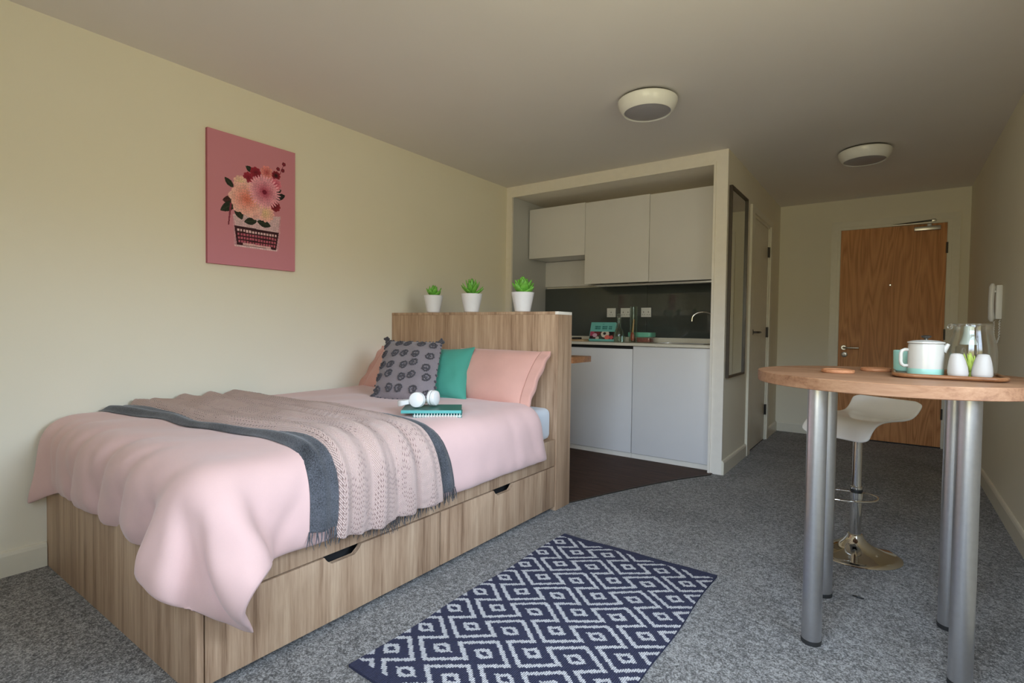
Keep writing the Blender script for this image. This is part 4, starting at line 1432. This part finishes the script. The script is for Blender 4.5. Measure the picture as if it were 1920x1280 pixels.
slab('pages', o2_ + e1 * .003 + e2 * .004, .268, .177, Z2 + .0021, Z2 + .0118, M['paper'], n2_)
slab('front_cover', o2_, .275, .185, Z2 + .0119, Z2 + .0140, M['notebook'], n2_, .0005)
slab('spine', o2_ - e2 * .0022, .275, .002, Z2, Z2 + .0140, M['notebook2'], n2_, .0004)

HZ = Z2 + .0142
hp = thing('headphones', (1.22, 1.80, HZ), 'white folding headphones resting on the notebooks', 'headphones')
tc_cam = Vector((CAM.x - 1.15, CAM.y - 1.85, 0)).normalized()
ax1 = (tc_cam * .93 - e1 * .25 + Vector((0, 0, .12))).normalized()
ax2 = (e1 * .90 + tc_cam * .42).normalized()
c1 = Vector((1.198, 1.758, HZ + .0385))
c2 = c1 + e1 * .078 + e2 * .045 + Vector((0, 0, .003))
for c_, ax_ in ((c1, ax1), (c2, ax2)):
    lathe('ear_cup', [(0, .018), (.022, .018), (.034, .013), (.037, .006), (.037, -.004), (.033, -.009), (0, -.009)], c_, M['gloss_white'], hp, axis=ax_, seg=32, cap=False)
    lathe('ear_pad', [(.034, -.0092), (.037, -.014), (.036, -.022), (.028, -.026), (.020, -.022), (.019, -.0115), (.0, -.0115)], c_, M['plastic_white'], hp, axis=ax_, seg=32, cap=False)
    lathe('ear_mesh', [(0, -.0122), (.0185, -.0122), (.0185, -.0138), (0, -.0138)], c_, M['rubber'], hp, axis=ax_, seg=20, cap=False)
a0 = c1 - e1 * .036 - Vector((0, 0, .010))
a1 = c2 - e1 * .010 + e2 * .036 - Vector((0, 0, .012))
band = [a0, a0 - e1 * .038 + e2 * .004 - Vector((0, 0, .008)), a0 - e1 * .055 + e2 * .035 - Vector((0, 0, .012)), a0 - e1 * .035 + e2 * .085 - Vector((0, 0, .013)), a0 + e1 * .03 + e2 * .115 - Vector((0, 0, .013)), a1 + e2 * .035 - Vector((0, 0, .010)), a1]
bp = []
for i in range(len(band) - 1):
    P0, P1, P2, P3 = band[max(i - 1, 0)], band[i], band[i + 1], band[min(i + 2, len(band) - 1)]
    for q in range(6):
        t = q / 6
        bp.append(.5 * ((2 * P1) + (P2 - P0) * t + (2 * P0 - 5 * P1 + 4 * P2 - P3) * t * t + (3 * P1 - P0 - 3 * P2 + P3) * t ** 3))
bp.append(band[-1])
bm = bmesh.new()
ring_prev = None
for i, q in enumerate(bp):
    tg = (bp[min(i + 1, len(bp) - 1)] - bp[max(i - 1, 0)]).normalized()
    sd = tg.cross(Vector((0, 0, 1))).normalized()
    hw, ht = .0035, .0125 if 4 < i < len(bp) - 5 else .0105
    rg_ = [bm.verts.new(q + sd * a_ * hw + Vector((0, 0, 1)) * b_ * ht) for a_, b_ in ((-1, -.8), (-.4, -1), (.4, -1), (1, -.8), (1, .8), (.4, 1), (-.4, 1), (-1, .8))]
    if ring_prev:
        for k in range(8):
            bm.faces.new((ring_prev[k], ring_prev[(k + 1) % 8], rg_[(k + 1) % 8], rg_[k]))
    else:
        bm.faces.new(rg_[::-1])
    ring_prev = rg_
bm.faces.new(ring_prev)
finish('headband', bm_mesh(bm, 'headband'), M['gloss_white'], hp, smooth=40)


# ------------------------------------------------------------------ potted succulents on the headboard
def leaf_mesh(name, L_, W_, T_, curl):
    n_, k_ = 7, 8
    bm = bmesh.new()
    rings = []
    for i in range(n_):
        t = i / (n_ - 1)
        wv_ = W_ * (math.sin(math.pi * (t ** .75) * .93 + .10) ** .8)
        c_ = Vector((L_ * t, 0, curl * t * t))
        rings.append([bm.verts.new(c_ + Vector((0, wv_ * math.cos(a), T_ * math.sin(a) * (1 - .6 * t) + .0))) for a in [2 * math.pi * q / k_ for q in range(k_)]])
    for a, b in zip(rings[:-1], rings[1:]):
        for q in range(k_):
            bm.faces.new((a[q], a[(q + 1) % k_], b[(q + 1) % k_], b[q]))
    bm.faces.new(rings[0][::-1])
    tip = bm.verts.new((L_ * 1.10, 0, curl * 1.2))
    for q in range(k_):
        bm.faces.new((rings[-1][q], rings[-1][(q + 1) % k_], tip))
    me = bm_mesh(bm, name)
    me.polygons.foreach_set('use_smooth', [True] * len(me.polygons))
    me.materials.append(M['leaf'])
    return me


def potted(x, y, label, seed, ph=.124, rt=.083, leafset=((.068, .022, .011, .020), 22), hgt=1.0):
    r_ = random.Random(seed)
    z0 = HH
    t = thing('potted_succulent', (x, y, z0), label, 'plant', 'potted succulents on the headboard')
    rb = rt * .66
    prof = [(0, .0005), (rb - .004, .0005), (rb, .004)]
    for k in range(1, 12):
        f = k / 12
        rr_ = rb + (rt - rb) * f
        prof += [(rr_ + .0012, ph * f - .003), (rr_ - .0002, ph * f + .002)]
    prof += [(rt, ph - .003), (rt, ph), (rt - .006, ph), (rt - .008, ph - .012), (0, ph - .013)]
    lathe('pot', prof, (x, y, z0), M['pot'], t, seg=40, cap=False, smooth=60)
    lathe('soil', [(0, ph - .009), (rt - .0085, ph - .0105), (rt - .0088, ph - .0125)], (x, y, z0), M['soil'], t, seg=24, cap=False)
    (L_, W_, T_, cu), n_ = leafset
    lm = leaf_mesh('leaf', L_, W_, T_, cu)
    for k in range(n_):
        f = k / (n_ - 1)
        az = k * 2.39996 + r_.uniform(-.2, .2)
        el = math.radians(8 + 76 * f ** .8 + r_.uniform(-5, 5))
        sc = (1.06 - .35 * f) * r_.uniform(.9, 1.08)
        o = bpy.data.objects.new('leaf', lm)
        COL.objects.link(o)
        o.parent = t
        rot = Matrix.Rotation(az, 4, 'Z') @ Matrix.Rotation(-el, 4, 'Y') @ Matrix.Scale(sc, 4)
        o.matrix_local = Matrix.Translation((.010 * math.cos(az) * (1 - f), .010 * math.sin(az) * (1 - f), ph - .006 + hgt * .030 * f)) @ rot
    return t


potted(.345, 2.742, 'potted succulent with low flat leaves nearest the wall', 1, .124, .068, ((.066, .021, .011, .022), 18), .8)
t2 = potted(.700, 2.742, 'potted succulent with tall pointed leaves, middle of the three', 2, .126, .072, ((.086, .018, .009, .020), 26), 1.3)
potted(1.118, 2.742, 'potted succulent with fat rounded leaves at the right end', 3, .124, .072, ((.076, .030, .016, .022), 24), 1.5)

# ------------------------------------------------------------------ rug
RX0, RX1, RY0, RY1 = 1.652, 2.415, 1.035, 2.372
cs = .0062
gx, gy = int((RX1 - RX0) / cs), int((RY1 - RY0) / cs)
xi = RX0 + (np.arange(gx + 1)) * (RX1 - RX0) / gx
yi = RY0 + (np.arange(gy + 1)) * (RY1 - RY0) / gy
xc = ((xi[1:] + xi[:-1]) / 2)[:, None] * np.ones((1, gy)) - RX0
yc = ((yi[1:] + yi[:-1]) / 2)[None, :] * np.ones((gx, 1)) - RY0
Lr = .1103
A_ = (xc / 1.28 + yc) / math.sqrt(2) / Lr - .878
B_ = (xc / 1.28 - yc) / math.sqrt(2) / Lr + .199
white = np.zeros((gx, gy), bool)
hw = .062
for i in range(-14, 15):
    for j in range(-14, 15):
        oa, ob = 1.3 * i - j, 1.3 * i + j
        for typ, (da, db) in ((1, (0, 0)), (2, (1, .3))):
            a = A_ - oa - da
            b = B_ - ob - db
            if a.min() > 1.3 or a.max() < -.3 or b.min() > 1.3 or b.max() < -.3:
                continue
            inr = (a > -hw) & (a < 1 + hw) & (b > -hw) & (b < 1 + hw)
            if not inr.any():
                continue
            if typ == 1:
                sgm = ((abs(a) < hw) | (abs(b - 1) < hw) | ((abs(a - 1) < hw) & (b > .3 - hw)) | ((abs(b) < hw) & (a < .7 + hw)))
            else:
                sgm = ((abs(b) < hw) | (abs(a - 1) < hw) | ((abs(a) < hw) & (b < .7 + hw)) | ((abs(b - 1) < hw) & (a > .3 - hw)))
            ca_, cb2 = abs(a - .5), abs(b - .5)
            mxx = np.maximum(ca_, cb2)
            sm = (mxx < .205) & (mxx > .088)
            white |= inr & (sgm | sm)
border = (yc > (RY1 - RY0) - .035) | (yc < .035)
white &= ~border
navy, wht = np.array([.030, .034, .075]), np.array([.68, .68, .70])
colr = np.where(white[..., None], wht, navy)
colr = colr * (.85 + .3 * rng.random((gx, gy, 1)))
zz = .0095 + .0012 * np.sin(xi[:, None] * 13) * np.sin(yi[None, :] * 9) + .0006 * rng.random((gx + 1, gy + 1))
P = np.zeros((gx + 1, gy + 1, 3))
P[..., 0] = xi[:, None] + .004 * np.sin(yi[None, :] * 11)
P[..., 1] = yi[None, :] + .003 * np.sin(xi[:, None] * 17)
P[..., 2] = zz
Bk = P.copy()
Bk[..., 2] = .001
me = grid_mesh('rug', P, Bk)
nf = len(me.polygons)
cf = np.ones((nf, 3)) * navy
cf[:gx * gy] = colr.reshape(-1, 3)
colour_faces(me, cf)
finish('rug', me, M['rug'], label='navy rug with white stepped diamonds on the carpet beside the bed', cat='rug')

# ------------------------------------------------------------------ round bar table
TX, TY, TR, TZ, TT = 3.006, 2.300, .424, .925, .038
tb = thing('bar_table', (TX, TY, 0), 'round oak bar table on four brushed steel legs', 'table')
lathe('table_top', [(0, TZ - TT), (TR - .002, TZ - TT), (TR, TZ - TT + .002), (TR, TZ - .002), (TR - .002, TZ), (0, TZ)], (TX, TY, 0), M['oakh'], tb, seg=128, cap=False)
for x, y in ((2.808, 2.072), (3.203, 2.090), (3.200, 2.476), (2.808, 2.476)):
    lg = lathe('leg', [(.0, .016), (.0305, .016), (.0305, TZ - TT - .006)], (x, y, 0), M['steel'], tb, seg=40, cap=False)
    lathe('foot', [(0, .0005), (.030, .0005), (.0318, .003), (.0318, .0158), (0, .0158)], (x, y, 0), M['rubber'], lg, seg=40, cap=False)
    lathe('mounting_plate', [(.045, TZ - TT - .0058), (.045, TZ - TT - .0005)], (x, y, 0), M['steel'], lg, seg=32)

# things on the table
def coaster(x, y, r_, label):
    lathe('coaster', [(0, .0005), (r_ - .002, .0005), (r_, .003), (r_, .0105), (r_ - .002, .0125), (r_ - .006, .0125), (r_ - .007, .0105), (0, .0105)], (x, y, TZ), M['cork'], None, seg=40, cap=False, label=label, cat='coaster', group='round wooden coasters')


coaster(2.852, 2.245, .052, 'round wooden coaster lying alone at the left of the table')
coaster(2.962, 2.445, .050, 'round wooden coaster behind the tray on the bar table')
tt = thing('serving_tray', (3.155, 2.31, TZ), 'dark wood serving tray under the tea set', 'tray')
prism('tray_base', rounded_rect(3.022, 2.145, 3.292, 2.485, .05, 5), 'Z', TZ + .0005, TZ + .0075, M['tray'], tt, bev=.002)
rm = rounded_rect(3.016, 2.139, 3.298, 2.491, .055, 6)
tube('tray_rim', [(a_, b_, TZ + .0095) for a_, b_ in rm], .0065, M['tray'], tt, closed=True, seg=10)
TZ2 = TZ + .0077

tpot = thing('teapot', (3.102, 2.262, TZ2), 'white stoneware teapot with a mint band at its base', 'teapot')
px, py = 3.102, 2.262
lathe('body', [(0, .0005), (.046, .0005), (.049, .003), (.0492, .026), (.0490, .095), (.0475, .104), (.043, .105), (.042, .098), (.042, .01), (0, .009)], (px, py, TZ2), M['ceramic'], tpot, seg=48, cap=False)
lathe('mint_band', [(.0494, .002), (.0499, .004), (.0499, .019), (.0496, .021)], (px, py, TZ2), M['mint'], tpot, seg=48, cap=False)
lathe('lid', [(.0505, .1052), (.0515, .107), (.051, .110), (.036, .1145), (.012, .117), (0, .1172)], (px, py, TZ2), M['ceramic'], tpot, seg=40, cap=False)
lathe('lid_knob', [(.005, .117), (.005, .122), (.013, .125), (.015, .129), (.011, .132), (0, .133)], (px, py, TZ2), M['darkmetal'], tpot, seg=20, cap=False)
hl = Vector((-.98, -.20, 0)).normalized()
hpts = [Vector((px, py, TZ2)) + hl * d_ + Vector((0, 0, z_)) for d_, z_ in ((.046, .082), (.058, .083), (.066, .079), (.069, .070), (.069, .045), (.067, .034), (.060, .028), (.046, .029))]
tube('handle', hpts, .0058, M['ceramic'], tpot, seg=12)
spd = -hl
tube('spout', [Vector((px, py, TZ2)) + spd * .044 + Vector((0, 0, .080)), Vector((px, py, TZ2)) + spd * .053 + Vector((0, 0, .093)), Vector((px, py, TZ2)) + spd * .061 + Vector((0, 0, .104))], [.013, .009, .005], M['ceramic'], tpot, seg=14)

mg = thing('mint_mug', (3.048, 2.395, TZ2), 'mint green beaker behind the teapot', 'mug')
lathe('cup', [(0, .0005), (.030, .0005), (.033, .004), (.035, .074), (.0335, .076), (.032, .074), (.030, .008), (0, .006)], (3.048, 2.395, TZ2), M['mint'], mg, seg=36, cap=False)

jx, jy = 3.228, 2.345
jg = thing('glass_jug', (jx, jy, TZ2), 'large clear glass jug with a glass infuser on the tray', 'jug')
lathe('body', [(0, .001), (.058, .001), (.0645, .006), (.0655, .03), (.0655, .082), (.062, .108), (.055, .135), (.0505, .158), (.0525, .168), (.0535, .172), (.051, .172), (.0485, .160), (.0525, .135), (.0595, .107), (.063, .082), (.063, .03), (.061, .010), (0, .006)], (jx, jy, TZ2), M['glass'], jg, seg=56, cap=False)
tube('rim', [(jx + .0525 * math.cos(a), jy + .0525 * math.sin(a), TZ2 + .171) for a in [2 * math.pi * q / 48 for q in range(48)]], .0024, M['glass'], jg, closed=True, seg=8)
bm = bmesh.new()
add_lathe(bm, [(.005, .0), (.012, .004), (.010, .012), (.004, .016)], (jx - .052, jy - .006, TZ2 + .160), axis=(-.9, -.1, .4), seg=14, cap=False)
finish('pouring_lip', bm_mesh(bm, 'pouring_lip'), M['glass'], jg, smooth='all')
lathe('infuser', [(.0135, .165), (.0145, .140), (.018, .122), (.0235, .108), (.0235, .103), (.017, .1035), (.0135, .122), (.011, .140), (.0105, .165)], (jx - .010, jy, TZ2), plain('frosted_infuser', (.42, .46, .41), .25), jg, seg=28, cap=False)


def shaker(x, y, lean_, label):
    t = thing('shaker', (x, y, TZ2), label, 'shaker', 'white tapered shakers on the tray')
    bm = bmesh.new()
    prof = [(0, .0005), (.021, .0005), (.0255, .004), (.0268, .012), (.0255, .030), (.0215, .052), (.0175, .066), (.0145, .073), (.008, .0755), (0, .076)]
    add_lathe(bm, prof, (x, y, TZ2), seg=32, cap=False)
    for v_ in bm.verts:
        v_.co.x += lean_ * (v_.co.z - TZ2) ** 1.3 * 3
    finish('body', bm_mesh(bm, 'body'), M['ceramic_matt'], t, smooth='all')
    for k in range(3):
        lathe('pour_hole', [(0, 0), (.0012, 0), (.0012, .0006), (0, .0006)], (x + lean_ * .085 + (k - 1) * .004, y, TZ2 + .0757), M['rubber'], t, seg=8, cap=False)
    return t


shaker(3.184, 2.222, -.045, 'white tapered shaker, the one next to the teapot')
shaker(3.243, 2.230, .02, 'white tapered shaker, the one further from the teapot')
fl_ = thing('lime_sprig', (3.218, 2.262, TZ2), 'lime green leafy sprig between the two shakers', 'plant')
lm = leaf_mesh('lime_leaf', .062, .0065, .0022, .006)
lm.materials.clear()
lm.materials.append(M['lime'])
for k in range(14):
    az = k * 2.4
    o = bpy.data.objects.new('leaf', lm)
    COL.objects.link(o)
    o.parent = fl_
    o.matrix_local = Matrix.Translation((0, 0, .012)) @ Matrix.Rotation(az, 4, 'Z') @ Matrix.Rotation(-math.radians(66 + 20 * (k % 3) / 2), 4, 'Y') @ Matrix.Scale(.85 + .2 * ((k * 7) % 5) / 5, 4)
lathe('stem', [(.0045, .0006), (.0035, .016)], (3.218, 2.262, TZ2), M['lime'], fl_, seg=10)

# ------------------------------------------------------------------ bar stool
SX, SY = 2.888, 3.045
st = thing('bar_stool', (SX, SY, 0), 'white wave-shaped bar stool on a chrome pedestal', 'stool')
wv, av = Vector((.853, -.522, 0)), Vector((.522, .853, 0))
pr = [(-.185, .578), (-.172, .602), (-.150, .628), (-.115, .648), (-.06, .656), (.02, .657), (.09, .657), (.135, .664), (.165, .684), (.190, .715), (.208, .748)]
n1, n2 = 44, 25
ts = np.linspace(0, 1, n1)
dd = np.array([q[0] for q in pr])
zz_ = np.array([q[1] for q in pr])
seg_l = np.concatenate([[0], np.cumsum(np.hypot(np.diff(dd), np.diff(zz_)))])
seg_l /= seg_l[-1]
PD_ = np.interp(ts, seg_l, dd)
PZ_ = np.interp(ts, seg_l, zz_)
for _ in range(3):
    PD_[1:-1] = .5 * PD_[1:-1] + .25 * (PD_[2:] + PD_[:-2])
    PZ_[1:-1] = .5 * PZ_[1:-1] + .25 * (PZ_[2:] + PZ_[:-2])
T_ = np.zeros((n1, n2, 3))
for i in range(n1):
    f = ts[i]
    end = min(f, 1 - f)
    half = .168 * (1 - .10 * math.sin(math.pi * f) ** 2)
    if end < .06:
        half *= math.sqrt(max(0, 1 - ((.06 - end) / .06) ** 2)) * .22 + .78
    for j in range(n2):
        c_ = -1 + 2 * j / (n2 - 1)
        q = Vector((SX, SY, 0)) + av * PD_[i] + wv * half * c_ + Vector((0, 0, PZ_[i] + .010 * c_ * c_ * math.sin(math.pi * f)))
        T_[i, j] = q
NT = grid_normals(T_)
if NT[n1 // 2, n2 // 2, 2] < 0:
    NT = -NT
finish('seat', grid_mesh('seat', T_ + NT * .005, T_ - NT * .006), M['gloss_white'], st, smooth='all', sub=1)
lathe('base', [(.0, .0005), (.190, .0005), (.193, .003), (.190, .007), (.165, .014), (.12, .026), (.08, .042), (.052, .062), (.036, .082), (.033, .092), (.031, .095), (0, .095)], (SX, SY, 0), M['chrome'], st, seg=64, cap=False, smooth=60)
lathe('outer_tube', [(.0245, .0952), (.0245, .325), (.022, .328)], (SX, SY, 0), M['chrome'], st, seg=32)
lathe('piston', [(.0195, .3282), (.0195, .630)], (SX, SY, 0), M['chrome'], st, seg=32)
lathe('collar', [(.0255, .300), (.0262, .303), (.0262, .312), (.0255, .315)], (SX, SY, 0), M['rubber'], st, seg=32, cap=False)
boxes('seat_plate', [((SX - .07, SY - .07, .630), (SX + .07, SY + .07, .644))], M['rubber'], st)
tube('height_lever', [(SX - .02, SY, .622), (SX - .09, SY - .05, .618), (SX - .14, SY - .085, .600)], .005, M['rubber'], st, seg=8)
fr = []
fc = Vector((SX - .045, SY - .028, .285))
e_l, e_d = Vector((-.83, -.10, 0)).normalized(), Vector((-.12, -.99, 0)).normalized()
for q in range(40):
    a = 2 * math.pi * q / 40
    ca_, sa_ = math.cos(a), math.sin(a)
    rx_ = .135 * math.copysign(abs(ca_) ** .8, ca_)
    ry_ = .098 * math.copysign(abs(sa_) ** .85, sa_)
    fr.append(fc + e_l * rx_ + e_d * (ry_ + .02))
tube('footrest', fr, .0052, M['chrome'], st, closed=True, seg=10)
lathe('footrest_clamp', [(.0250, .268), (.0285, .270), (.0285, .298), (.0250, .2995)], (SX, SY, 0), M['chrome'], st, seg=32, cap=False)

# small dark scrap on the carpet under the table
bm = bmesh.new()
add_tube(bm, [(2.905, 2.54, .003), (2.925, 2.532, .005), (2.945, 2.535, .003)], [.002, .005, .002], 6)
finish('carpet_scrap', bm_mesh(bm, 'carpet_scrap'), M['rubber'], smooth='all', label='tiny dark scrap lying on the carpet near the stool', cat='scrap')
